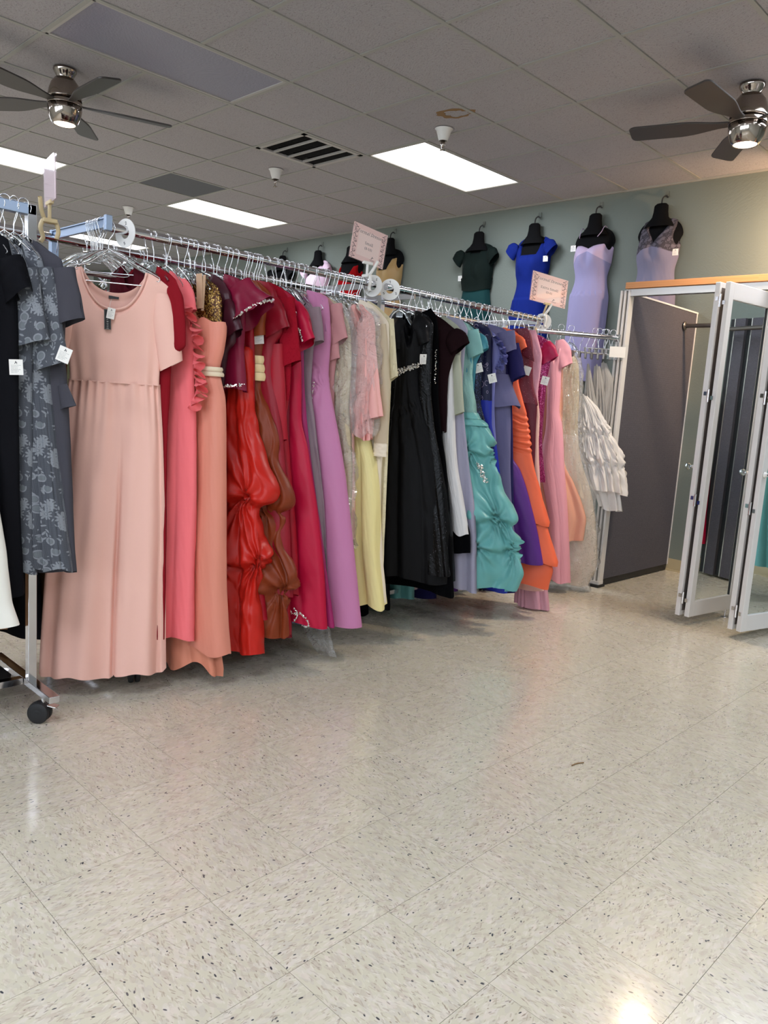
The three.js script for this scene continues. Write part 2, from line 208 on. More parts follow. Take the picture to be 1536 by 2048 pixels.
  // sprinkler heads
  const sp = [[-3.688, -4.133, 'fire sprinkler in a white cup above the lit ceiling panel near the back wall'], [-5.494, -4.091, 'fire sprinkler in a white cup left of the black air vent'], [-8.038, -4.078, 'small far fire sprinkler above the blue rack bar']];
  for (const [x, z, l] of sp) { const t = thing('fire_sprinkler', l, 'sprinkler', [x, CH, z]); part(t, 'cup', lathe([[.03, -.075], [.052, -.01], [.062, 0], [.056, 0], [.044, -.03], [.026, -.078], [.03, -.075]], 28), M.whitepl);
    part(t, 'head', [lathe([[0, -.07], [.014, -.07], [.014, -.1], [.008, -.104], [.008, -.118], [0, -.118]], 16), lathe([[0, -.132], [.018, -.133], [.018, -.137], [0, -.14]], 16), rod([-.012, -.1, 0], [-.004, -.134, 0], .003, 6), rod([.012, -.1, 0], [.004, -.134, 0], .003, 6)], M.nickel); }
}
{ // floor: vinyl tiles laid quarter-turned in turns
  const f = structure('floor'); part(f, 'floor_slab', box(XR - XL, .12, ZF - ZB, (XL + XR) / 2, -.0635, (ZF + ZB) / 2), M.joint);
  const S = .3048, OX = -1.746, OZ = -.669, vs = [];
  for (let k = 0; k < 10; k++) { const g = box(S - .0011, .0034, S - .0011), u = g.attributes.uv, ox = rnd(), oy = rnd(); for (let i = 0; i < u.count; i++) u.setXY(i, u.getX(i) / 1.22 + ox, u.getY(i) / 1.22 + oy); vs.push(g); }
  const tones = [1, .975, .99, 1.015].map(v => { const m = M.floorTile.clone(); m.color.setScalar(v); return m; });
  const rest = []; const fwd = V(-.689, 0, -.71), right = V(.71, 0, -.702);
  const cand = [];
  for (let i = -40; i < 22; i++) for (let j = -20; j < 20; j++) {
    const x = OX + (i + .5) * S, z = OZ + (j + .5) * S; if (x < XL || x > XR || z < ZB - .1 || z > ZF) continue;
    const d = V(x, 0, z), depth = d.dot(fwd), side = d.dot(right), seen = depth > .9 && Math.abs(side + .1) < depth * .55 + .35 && x > -3.6;
    cand.push([x, z, seen ? depth : 99, (i + j) & 1]);
  }
  cand.sort((a, b) => a[2] - b[2]);
  cand.forEach(([x, z, d, q], k) => {
    if (k < 298 && d < 90) { const m = part(f, numbered('floor_tile'), vs[Math.floor(rnd() * 10)], tones[Math.floor(rnd() * 4)]); m.position.set(x, -.0017, z); m.rotation.y = q * Math.PI / 2 + (rnd() < .5 ? Math.PI : 0); }
    else { const g = vs[k % 10].clone(); if (q) g.rotateY(Math.PI / 2); rest.push(g.translate(x, -.0017, z)); }
  });
  part(f, 'far_floor_tiles', rest, M.floorTile).userData.kind = 'stuff';
}
{ // walls
  const w = (n, W, H, D, x, y, z, m) => { const s = structure(n); part(s, 'wall_face', box(W, H, D, x, y, z), m); return s; };
  w('wall_back', XR - XL + .24, CH + .2, .12, (XL + XR) / 2, (CH + .2) / 2, ZB - .06, M.wall);
  w('wall_right', .12, CH + .2, ZF - ZB, XR + .06, (CH + .2) / 2, (ZF + ZB) / 2, M.wallFar);
  // front wall with the storefront windows (behind the camera), left wall with windows too
  const openings = (n, along, fixed, a0, a1, wins) => { const s = structure(n), gs = []; let p = a0; const seg = (u0, u1, y0, y1) => gs.push(along === 'x' ? box(u1 - u0, y1 - y0, .12, (u0 + u1) / 2, (y0 + y1) / 2, fixed) : box(.12, y1 - y0, u1 - u0, fixed, (y0 + y1) / 2, (u0 + u1) / 2));
    for (const [u0, u1] of wins) { seg(p, u0, 0, CH + .2); seg(u0, u1, 0, 1.1); seg(u0, u1, 2.6, CH + .2); p = u1; } seg(p, a1, 0, CH + .2); part(s, 'wall_face', gs, M.wallFar); return s; };
  openings('wall_front', 'x', ZF + .06, XL - .12, XR + .12, [[-5.2, -2.6], [-2.2, .4], [.9, 3.5]]);
  openings('wall_left', 'z', XL - .06, ZB, ZF, []);
  let k = 0; for (const [x, z, W, D] of [[-3.9, ZF + .06, 2.6, .03], [-.9, ZF + .06, 2.6, .03], [2.2, ZF + .06, 2.6, .03]]) { const s = structure(`window_${++k}`); part(s, 'pane', box(W > D ? W : .008, 1.5, D > W ? D : .008, x, 1.85, z), M.acrylic);
    const a = W > D, L = a ? W : D; part(s, 'window_frame', [-L / 2 + .02, 0, L / 2 - .02].map(o => a ? box(.04, 1.5, .06, x + o, 1.85, z) : box(.06, 1.5, .04, x, 1.85, z + o)).concat([1.12, 2.58].map(y => a ? box(L, .04, .06, x, y, z) : box(.06, .04, L, x, y, z))), M.alu); }
  const b = structure('baseboard_back'); part(b, 'base_strip', [box(XR - XL, .1, .006, (XL + XR) / 2, .05, ZB + .003), box(XR - XL, .012, .016, (XL + XR) / 2, .006, ZB + .009)], M.vinylbase);
}
// ---------------------------------------------------------------- ceiling fans
function fan(x, z, turn, label) {
  const t = thing('ceiling_fan', label, 'fan', [x, CH, z], turn);
  part(t, 'canopy', lathe([[.0, 0], [.066, 0], [.068, -.012], [.058, -.03], [.046, -.052], [.05, -.058], [0, -.058]], 44), M.nickel);
  part(t, 'motor_housing', lathe([[.02, -.056], [.058, -.058], [.078, -.085], [.092, -.125], [.098, -.165], [.098, -.18], [.0, -.18]], 56), M.nickel);
  part(t, 'rotor_band', lathe([[0, -.183], [.0975, -.183], [.1, -.19], [.1, -.205], [.0985, -.21], [0, -.21]], 56), M.nickel);
  part(t, 'light_shell', lathe([[0, -.213], [.099, -.213], [.098, -.235], [.091, -.27], [.077, -.303], [.066, -.317], [.061, -.314], [.06, -.3], [0, -.3]], 56), M.nickel);
  part(t, 'lamp_lens', lathe([[.0, -.322], [.03, -.321], [.054, -.316], [.061, -.311], [.061, -.305], [0, -.305]], 40), M.lampglow);
  for (let k = 0; k < 5; k++) {
    const a = k / 5 * Math.PI * 2, s = new THREE.Shape(); s.moveTo(.1, -.022); s.bezierCurveTo(.2, -.03, .25, -.07, .36, -.074); s.lineTo(.6, -.07); s.quadraticCurveTo(.63, -.066, .63, -.03); s.lineTo(.63, .045); s.quadraticCurveTo(.62, .066, .59, .066); s.lineTo(.34, .06); s.bezierCurveTo(.24, .055, .2, .024, .1, .022); s.closePath();
    const g = new THREE.ExtrudeGeometry(s, { depth: .006, bevelEnabled: true, bevelSize: .002, bevelThickness: .002, bevelSegments: 1, curveSegments: 10 }); g.translate(0, 0, -.003); g.rotateX(-Math.PI / 2); g.rotateX(.2); g.translate(0, -.197, 0);
    const m = part(t, 'fan_blade', g, M.blade); m.rotation.y = a;
  }
  const L = new THREE.SpotLight(0xffe2bd, FAN_LAMP, 0, 1.25, .7, 2); L.position.set(0, -.335, 0); L.target.position.set(0, -2, 0); L.castShadow = true; L.shadow.radius = 2.5; t.add(L, L.target);
  return t;
}
fan(-4.943, -2.087, 2.5, 'brushed nickel ceiling fan with a lit lamp at upper left, beside the unlit panel');
fan(-1.815, -4.535, .9, 'brushed nickel ceiling fan with a lit lamp cut off by the right edge');

// ---------------------------------------------------------------- fitting stall at the right: panel, header, folding mirror doors
{ const t = thing('partition_panel', 'grey fabric partition panel with white metal slotted post, end against the back wall', 'partition', [-2.63, 0, -5.52]);
  part(t, 'fabric_panel', box(.05, 2.0, 1.06, -.03, 1.05, -.02, .004), M.panel);
  part(t, 'edge_trim', [box(.058, .012, 1.09, -.03, 2.056, -.02), box(.058, 2.0, .012, -.03, 1.05, -.555)], M.whitemetal);
  part(t, 'base_rail', box(.04, .05, 1.06, -.03, .03, -.02), M.blackpl);
  const pz = .54; part(t, 'slotted_post', [box(.014, 2.04, .05, -.062, 1.05, pz), box(.014, 2.04, .05, -.034, 1.05, pz), box(.014, 2.04, .05, -.004, 1.05, pz), box(.07, 2.04, .012, -.034, 1.05, pz - .03), box(.08, .03, .06, -.034, .028, pz)], M.whitemetal);
  for (const x of [-.048, -.019]) { const gs = []; for (let y = .1; y < 2.05; y += .03) gs.push(box(.005, .016, .004, x, y, pz + .0), box(.005, .016, .004, x + .0065, y, pz - .0235)); part(t, 'post_slots', gs, M.blackpl); }
  part(t, 'foot', box(.09, .02, .1, -.034, .01, pz), M.blackpl);
}
{ const t = thing('header_beam', 'pine board with aluminium track below, above the mirrored doors', 'beam', [-2.66, 0, -4.985]);
  const g = box(2.4, .042, .09, 1.2, 2.1, 0, .003), u = g.attributes.uv; for (let i = 0; i < u.count; i++) u.setXY(i, u.getX(i) / 1.2 + .28, u.getY(i) * 4); part(t, 'pine_board', g, M.wood);
  part(t, 'door_track', [box(2.4, .006, .05, 1.2, 2.074, 0), box(2.37, .04, .004, 1.2, 2.052, .024), box(2.37, .04, .004, 1.2, 2.052, -.024)], M.alu); }
{ const t = thing('hanging_rod', 'grey steel hanging rod inside the stall, fixed to the panel by a round flange', 'rod', [-2.628, 1.935, -5.86]); part(t, 'pipe', rod([.01, 0, 0], [2.2, .0, -.02], .016, 16), M.rodm); part(t, 'flange', [lathe([[0, 0], [.034, 0], [.034, .006], [.02, .014], [0, .014]], 28).rotateZ(-Math.PI / 2)], M.rodm); }
{ const t = thing('wall_lamp', 'warm hooded lamp on the back wall above the stall, just outside the right edge', 'lamp', [-1.5, 2.5, ZB]); part(t, 'arm', [rod([0, -.1, .01], [0, .02, .42], .008, 10), lathe([[0, 0], [.05, 0], [.045, .015], [0, .018]], 24).rotateX(Math.PI / 2).translate(0, -.1, 0)], M.nickel);
  const hood = lathe([[.02, .07], [.06, .06], [.1, .025], [.115, -.01], [.11, -.01], [.095, .02], [.055, .054], [.02, .062]], 28); hood.rotateX(1.2).rotateY(.75); part(t, 'hood', hood.translate(0, .03, .4), M.nickel); part(t, 'bulb', new THREE.SphereGeometry(.04, 24, 16).translate(0, .02, .385), M.lampglow);
  const L = new THREE.SpotLight(0xffd2a4, 4.4, 0, 1.4, .8, 2); L.position.set(0, .02, .385); L.target.position.set(-.35, -.1, 0); L.castShadow = true; L.shadow.radius = 2; t.add(L, L.target); }
// a leaf: hinge edge at its base, running along local -z; mirror faces on both broad sides
function leaf(name, label, x, z, turn, len, knobSide, inner) {
  const t = thing(name, label, 'door', [x, 0, z], turn, undefined), H0 = .05, H1 = 2.02, th = .03, fw = .048, f0 = .095;
  part(t, 'door_frame', [box(th, H1 - H0, fw, 0, (H0 + H1) / 2, -fw / 2, .003), box(th, H1 - H0, fw, 0, (H0 + H1) / 2, -len + fw / 2, .003), box(th, f0, len - 2 * fw + .004, 0, H1 - f0 / 2, -len / 2, .003), box(th, f0, len - 2 * fw + .004, 0, H0 + f0 / 2, -len / 2, .003)], M.doorwhite);
  part(t, 'mirror', box(.008, H1 - H0 - 2 * f0, len - 2 * fw, 0, (H0 + H1) / 2, -len / 2), M.mirror);
  part(t, 'backing_board', box(.006, H1 - H0 - .06, len - .04, inner * (th / 2 - .001), (H0 + H1) / 2, -len / 2), M.backing, 'grey brown back board inside the fold');
  part(t, 'gasket', [[.0, fw], [.0, len - fw - .004]].map(([o, q]) => box(th * .7, H1 - H0 - 2 * f0, .004, 0, (H0 + H1) / 2, -q - .002)), M.blackpl);
  if (knobSide) { part(t, 'knob_base', lathe([[0, 0], [.019, 0], [.017, .004], [.011, .01], [.01, .018], [0, .018]], 20).rotateZ(-knobSide * Math.PI / 2).translate(knobSide * th / 2, .955, -.024), M.whitepl); part(t, 'glass_knob', [lathe([[0, .014], [.007, .015], [.007, .024], [.019, .036], [.022, .046], [.015, .056], [0, .058]], 8).rotateZ(-knobSide * Math.PI / 2).translate(knobSide * th / 2, .955, -.024)], M.clear, 'faceted clear glass knob'); }
  return t;
}
function hinges(t, dx) { for (const y of [.165, .76, 1.375, 1.915]) { const h = new THREE.Group(); h.name = 'hinge'; t.add(h); part(h, 'barrel', rod([dx / 2, y - .036, .006], [dx / 2, y + .036, .006], .0065, 10), M.chrome); part(h, 'plate', [box(.016, .022, .004, .006, y + .012, .0035), box(.016, .022, .004, dx - .006, y - .012, .0035)], M.chrome); } }
{ hinges(leaf('mirror_door', 'white framed mirror door leaf at the left of the left folded pair', -1.872, -4.545, -.11, .49, -1, 1), .055);
  leaf('mirror_door', 'white framed mirror door leaf at the right of the left folded pair', -1.817, -4.552, -.15, .5, 0, -1);
  hinges(leaf('mirror_door', 'white framed mirror door leaf at the left of the right folded pair', -1.547, -4.518, -.16, .49, -1, 1), .055);
  leaf('mirror_door', 'white framed mirror door leaf at the right edge of the picture', -1.495, -4.508, -.26, .5, 1, -1);
  const t = thing('door_pivot', 'small chrome floor pivot pin below the left folded mirror doors', 'pivot', [-1.745, 0, -4.98]); part(t, 'pin', [rod([0, .004, 0], [0, .052, 0], .005, 8), lathe([[0, 0], [.024, 0], [.022, .005], [0, .006]], 20)], M.chrome); }

// ---------------------------------------------------------------- cloth: lofted garments
function curve(pts) {   // monotone interpolation of [y, value] rows; ends held
  const p = pts.slice().sort((a, b) => a[0] - b[0]), n = p.length, m = [];
  const d = k => (p[k + 1][1] - p[k][1]) / Math.max(1e-5, p[k + 1][0] - p[k][0]);
  for (let k = 0; k < n; k++) { if (n === 1) m.push(0); else if (k === 0) m.push(d(0)); else if (k === n - 1) m.push(d(n - 2)); else { const a = d(k - 1), b = d(k); m.push(a * b <= 0 ? 0 : 2 * a * b / (a + b)); } }
  return y => { if (y <= p[0][0]) return p[0][1]; if (y >= p[n - 1][0]) return p[n - 1][1]; let k = 0; while (p[k + 1][0] < y) k++; const h = p[k + 1][0] - p[k][0], t = (y - p[k][0]) / h, t2 = t * t, t3 = t2 * t; return (2 * t3 - 3 * t2 + 1) * p[k][1] + (t3 - 2 * t2 + t) * h * m[k] + (-2 * t3 + 3 * t2) * p[k + 1][1] + (t3 - t2) * h * m[k + 1]; };
}
let clothSeed = 0;
function loft(s) {   // s: out(y), inn(y), b(y), topF(xn), topB(xn), bottom(A), fold(A, y), grow, nx, ny, from/to
  const NX = s.nx || 96, NY = s.ny || 64, pos = [], uv = [], idx = [], per = s.per || 1;
  for (let c = 0; c <= NX; c++) {
    const q = c / NX * 2, back = q < 1, tau = back ? 1 - q : q - 1;   // seam at the inner tip: back face first (inner to outer), then front (outer to inner)
    const t = back ? 1 - tau : tau, xn = back ? -(0.55 * (1 - 2 * (1 - tau)) + .45 * Math.cos(Math.PI * (1 - tau))) : 0.55 * (1 - 2 * tau) + .45 * Math.cos(Math.PI * tau);
    const X = back ? 0.55 * (1 - 2 * tau) + .45 * Math.cos(Math.PI * tau) : xn, zn = (back ? -(s.bs ?? 1) : 1) * Math.pow(Math.max(0, Math.sin(Math.PI * tau)), .55), A = back ? 2 - tau : tau;
    const y0 = Math.min(back ? s.topB(X) : s.topF(X), s.from ?? 1e9), y1 = Math.min(y0 - .004, Math.max(s.to ?? -1e9, s.bottom(A, X)));
    for (let r = 0; r <= NY; r++) {
      const y = lerp(y0, y1, r / NY), o = s.out(y), i = s.inn(y), h = Math.max(.004, (o - i) / 2), mx = (o + i) / 2;
      let b = s.b(y, X, back); if (s.pinch) b *= .25 + .75 * smooth(((back ? s.topB(X) : s.topF(X)) - y) / s.pinch);
      const nxv = X / h * 1, nzv = zn / Math.max(b, .004), nl = Math.hypot(nxv, nzv) || 1, d = (s.fold ? s.fold(A, y, X) : 0) + (s.grow || 0), w = s.warp ? s.warp(A, y) : 0;
      pos.push(mx + h * X + nxv / nl * d, y + w, b * zn + nzv / nl * d); uv.push(A * (h * 2.2), y);
    }
  }
  for (let c = 0; c < NX; c++) for (let r = 0; r < NY; r++) { const a = c * (NY + 1) + r, e = a + NY + 1; idx.push(a, a + 1, e, e, a + 1, e + 1); }
  const g = new THREE.BufferGeometry(); g.setAttribute('position', new THREE.Float32BufferAttribute(pos, 3)); g.setAttribute('uv', new THREE.Float32BufferAttribute(uv, 2)); g.setIndex(idx); g.computeVertexNormals();
  const n = g.attributes.normal; for (let r = 0; r <= NY; r++) { const a = r, e = NX * (NY + 1) + r; const v = V(n.getX(a) + n.getX(e), n.getY(a) + n.getY(e), n.getZ(a) + n.getZ(e)).normalize(); n.setXYZ(a, v.x, v.y, v.z); n.setXYZ(e, v.x, v.y, v.z); }
  return g;
}
function folds(n, amp, yw, hem, sd, o = {}) {   // pleats that grow from the waist to the hem, with smaller wrinkles and optional gathers
  const ph = sd * 1.7, p2 = sd * 3.1, ties = o.ties || [], yT = o.yT ?? yw + .3;
  const crest = a => { const c = Math.abs(Math.cos(a)); return Math.pow(c, .7) * 2 - 1.25; };
  return (A, y, X) => {
    const s = clamp((yw - y) / Math.max(.05, yw - hem), 0, 1), drift = .16 * Math.sin(sd + y * 2.1) + .07 * Math.sin(y * 5 + sd * 2);
    const a = A + .12 * Math.sin(A * 5.3 + ph) + drift * (1 - s) * .5;
    let d = amp * (.1 + .9 * Math.pow(s, .75)) * (.62 * crest(Math.PI * n * .5 * a + ph) + .4 * Math.sin(Math.PI * n * 1.13 * a + p2));
    if (y > yw && s === 0) d *= clamp(1 - (y - yw) * 3, .25, 1);
    d += (o.rough ?? .55) * (.006 * noise.noise(A * 6 + sd, y * 4, sd) + .003 * noise.noise(A * 15 + sd, y * 13 - A * 9, sd + 5));
    for (let k = 0; k < ties.length; k++) {   // cloth caught up at a few points along a line: the puff above sags over it, creases run from each catch
      const nG = o.gathers || 3, w = (A * nG * .5 + .13 + k * .41 + sd * .37) % 1, sag = Math.sin(Math.PI * w), yt = ties[k] + .035 - .06 * Math.pow(sag, .8), e = y - yt, up = (k ? ties[k - 1] : yw) - ties[k], q = e / Math.max(.1, up);
      if (q > 0 && q < 1) d += (o.puff || .03) * smooth(e / .035) * Math.pow(1 - q, 1.3) * (.45 + .55 * sag) - .012 * (1 - smooth(e / .02));
      else if (q <= 0) d -= .013 * Math.exp(e / .09);
      const dA = (w < .5 ? w : w - 1) * .36, r = Math.hypot(dA, e * .8) + .012, an = Math.atan2(dA, Math.abs(e) + .01);
      d += (o.crease || .024) * Math.cos(an * 11 + sd) * Math.exp(-r / .1) * smooth(r / .03) + .006 * noise.noise(A * 11 + k * 3, y * 14, sd);
    }
    if (o.ruch) { const [r0, r1] = o.ruch, m = smooth((r0 - y) / .05) * smooth((y - r1) / .05); d += m * (.007 * Math.sin((y + X * .06 + .02 * noise.noise(A * 4, y * 5, sd)) * 2 * Math.PI / .036) + .005 * noise.noise(A * 9, y * 40, sd)); }
    return d;
  };
}
function limb(a, b, r0, r1, o = {}) {   // an open tube of cloth from a to b in the garment's plane, wider across than it is thick
  const A = V(a[0], a[1], o.z ?? .02), B = V(b[0], b[1], (o.z ?? .02) + (o.dz || 0)), ax = B.clone().sub(A), L = ax.length(); ax.normalize(); const e1 = V(-ax.y, ax.x, 0).normalize(); if (e1.x < 0) e1.negate(); const e2 = V(0, 0, 1);
  const NX = 40, NY = 26, pos = [], uv = [], idx = [], sd = o.sd || 1;
  for (let c = 0; c <= NX; c++) for (let r = 0; r <= NY; r++) {
    const th = c / NX * Math.PI * 2, t = r / NY; let R = lerp(r0, r1, t); if (o.cap) R *= Math.pow(Math.sin(Math.min(1, t * 1.5 + .16) * Math.PI / 2), .7); if (o.puff) R *= .8 + .5 * Math.sin(Math.PI * clamp(t * 1.02, 0, 1)) ; if (o.flare) R *= 1 + .35 * t * t;
    const wv = (o.wave ?? .1) * Math.sin(th * 3 + sd + t * 2) * (.3 + t) + .05 * noise.noise(th * 1.3 + sd, t * 5, sd) + (o.flare ? .14 * t * Math.sin(th * 5 + sd) : 0);
    const ca = Math.cos(th) * R * (1 + wv), sa = Math.sin(th) * R * (o.flat ?? .5) * (1 + wv * 1.5), P = A.clone().addScaledVector(ax, L * t - (o.tilt || 0) * Math.cos(th) * t).addScaledVector(e1, ca).addScaledVector(e2, sa);
    pos.push(P.x, P.y, P.z); uv.push(th * .06, t * L);
  }
  for (let c = 0; c < NX; c++) for (let r = 0; r < NY; r++) { const i = c * (NY + 1) + r, e = i + NY + 1; idx.push(i, i + 1, e, e, i + 1, e + 1); }
  const g = new THREE.BufferGeometry(); g.setAttribute('position', new THREE.Float32BufferAttribute(pos, 3)); g.setAttribute('uv', new THREE.Float32BufferAttribute(uv, 2)); g.setIndex(idx); g.computeVertexNormals(); return g;
}
const beadGeo = new THREE.OctahedronGeometry(.0042, 0);
function beads(pts, n, o = {}) { const gs = [], cv = new THREE.CatmullRomCurve3(pts.map(p => V(...p)), !!o.closed); for (let k = 0; k < n; k++) { const p = cv.getPoint(k / (n - 1 || 1)), s = rr(.6, 1.5) * (o.size || 1), sp = o.wide ? .012 : .004; gs.push(beadGeo.clone().scale(s, s, s).rotateX(rr(0, 3)).translate(p.x + rr(-sp, sp), p.y + rr(-sp, sp), p.z + rr(0, .004))); } return mergeGeometries(gs.map(plain)); }
// price tag print: a small mark, a few lines of marks too small to read
T.tag = canvas(128, 128, (c, w, h) => { c.fillStyle = 'rgb(238,235,229)'; c.fillRect(0, 0, w, h); c.fillStyle = 'rgb(60,60,64)'; c.fillRect(58, 14, 8, 16); c.fillRect(66, 22, 10, 5); c.fillRect(52, 28, 6, 8); c.fillRect(70, 28, 5, 10); for (let k = 0; k < 6; k++) { const y = 46 + k * 12; c.globalAlpha = k < 2 ? .45 : .7; for (let x = 18; x < 100 - (k % 3) * 14;) { const l = rr(3, 9); c.fillRect(x, y, l, 3); x += l + rr(1, 4); } } });
T.tagYellow = canvas(64, 64, (c, w, h) => { c.fillStyle = 'rgb(238,235,229)'; c.fillRect(0, 0, w, h); c.fillStyle = 'rgb(222,180,70)'; c.fillRect(18, 30, 28, 16); c.fillStyle = 'rgb(90,86,80)'; for (let k = 0; k < 3; k++) c.fillRect(14, 8 + k * 7, 30 - k * 5, 2); });
M.tag = std({ map: T.tag, roughness: .7 }); M.tagY = std({ map: T.tagYellow, roughness: .7 });
function tagMesh(parent, x, y, z, rot, o = {}) {
  const g = new THREE.BoxGeometry(.044, .05, .0012), m = part(parent, 'price_tag', g, o.yel ? M.tagY : o.blank ? M.paper : M.tag, o.blank ? 'blank white price tag' : 'small white paper price tag'); m.position.set(x, y, z); m.rotation.set(0, .25, rot);
  return m;
}
function clothTop(kind, out, inn, ySh) {
  if (kind === 'strapless') return [x => ySh - .014 * x * x + .006 * Math.cos(x * 6), x => ySh - .02];
  const h = Math.max(.05, (out(ySh) - inn(ySh)) / 2), yN = Math.min(1.69, ySh + .36 * h), nk = .36;
  const sl = (x, dp) => Math.abs(x) > nk ? lerp(yN, ySh, Math.pow((Math.abs(x) - nk) / (1 - nk), 1.25)) : yN - dp * (1 - Math.pow(Math.abs(x) / nk, 2.2));
  return [x => sl(x, .085), x => sl(x, .03)];
}
// ---------------------------------------------------------------- hangers
const RY = 1.785;
function hanger(x, z, psi, label, kind, half, group) {
  const t = thing('clothes_hanger', label, 'hanger', [x, RY, z], psi, group), sg = rnd() < .5 ? 1 : -1, nk = -.095;
  const hk = []; for (let k = 0; k <= 10; k++) { const a = -0.5 + k / 10 * (Math.PI + 1.1); hk.push([sg * Math.cos(a) * .0195, Math.sin(a) * .0195 + .0005, 0]); }
  part(t, 'hook', tube([[0, nk - .012, 0], [0, nk + .03, 0], [sg * .011, -.035, 0], ...hk], .0017, 30, 5), M.wire);
  half = clamp(half, .07, .2);
  if (kind === 'clip') { part(t, 'bar', rod([-half, nk - .02, 0], [half, nk - .02, 0], .0032, 6), M.wire); for (const s of [-1, 1]) part(t, 'clip', [box(.014, .04, .01, s * half * .8, nk - .038, .004, .002), box(.014, .04, .004, s * half * .8, nk - .038, -.007)], M.rodm); return t; }
  if (kind === 'wire') { part(t, 'arms', tube([[0, nk, 0], [-half * .55, nk - .035, 0], [-half, nk - .075, 0], [-half - .006, nk - .084, 0], [-half + .01, nk - .09, 0], [0, nk - .088, 0], [half - .01, nk - .09, 0], [half + .006, nk - .084, 0], [half, nk - .075, 0], [half * .55, nk - .035, 0], [0, nk, 0]], .0019, 60, 5), M.wire); return t; }
  const g = tube([[-half, nk - .078, 0], [-half * .8, nk - .058, 0], [-half * .4, nk - .018, 0], [0, nk - .004, 0], [half * .4, nk - .018, 0], [half * .8, nk - .058, 0], [half, nk - .078, 0]], .0075, 26, 7); g.scale(1, 1, .5);
  part(t, 'shoulder_bar', g, M.clear, 'clear plastic shoulder bar'); part(t, 'neck_plate', [box(.034, .04, .006, 0, nk - .02, 0, .002)], M.clear);
  if (half > .12) { part(t, 'lower_bar', rod([-half * .86, nk - .078, 0], [half * .86, nk - .078, 0], .0022, 6), M.wire); }
  return t;
}
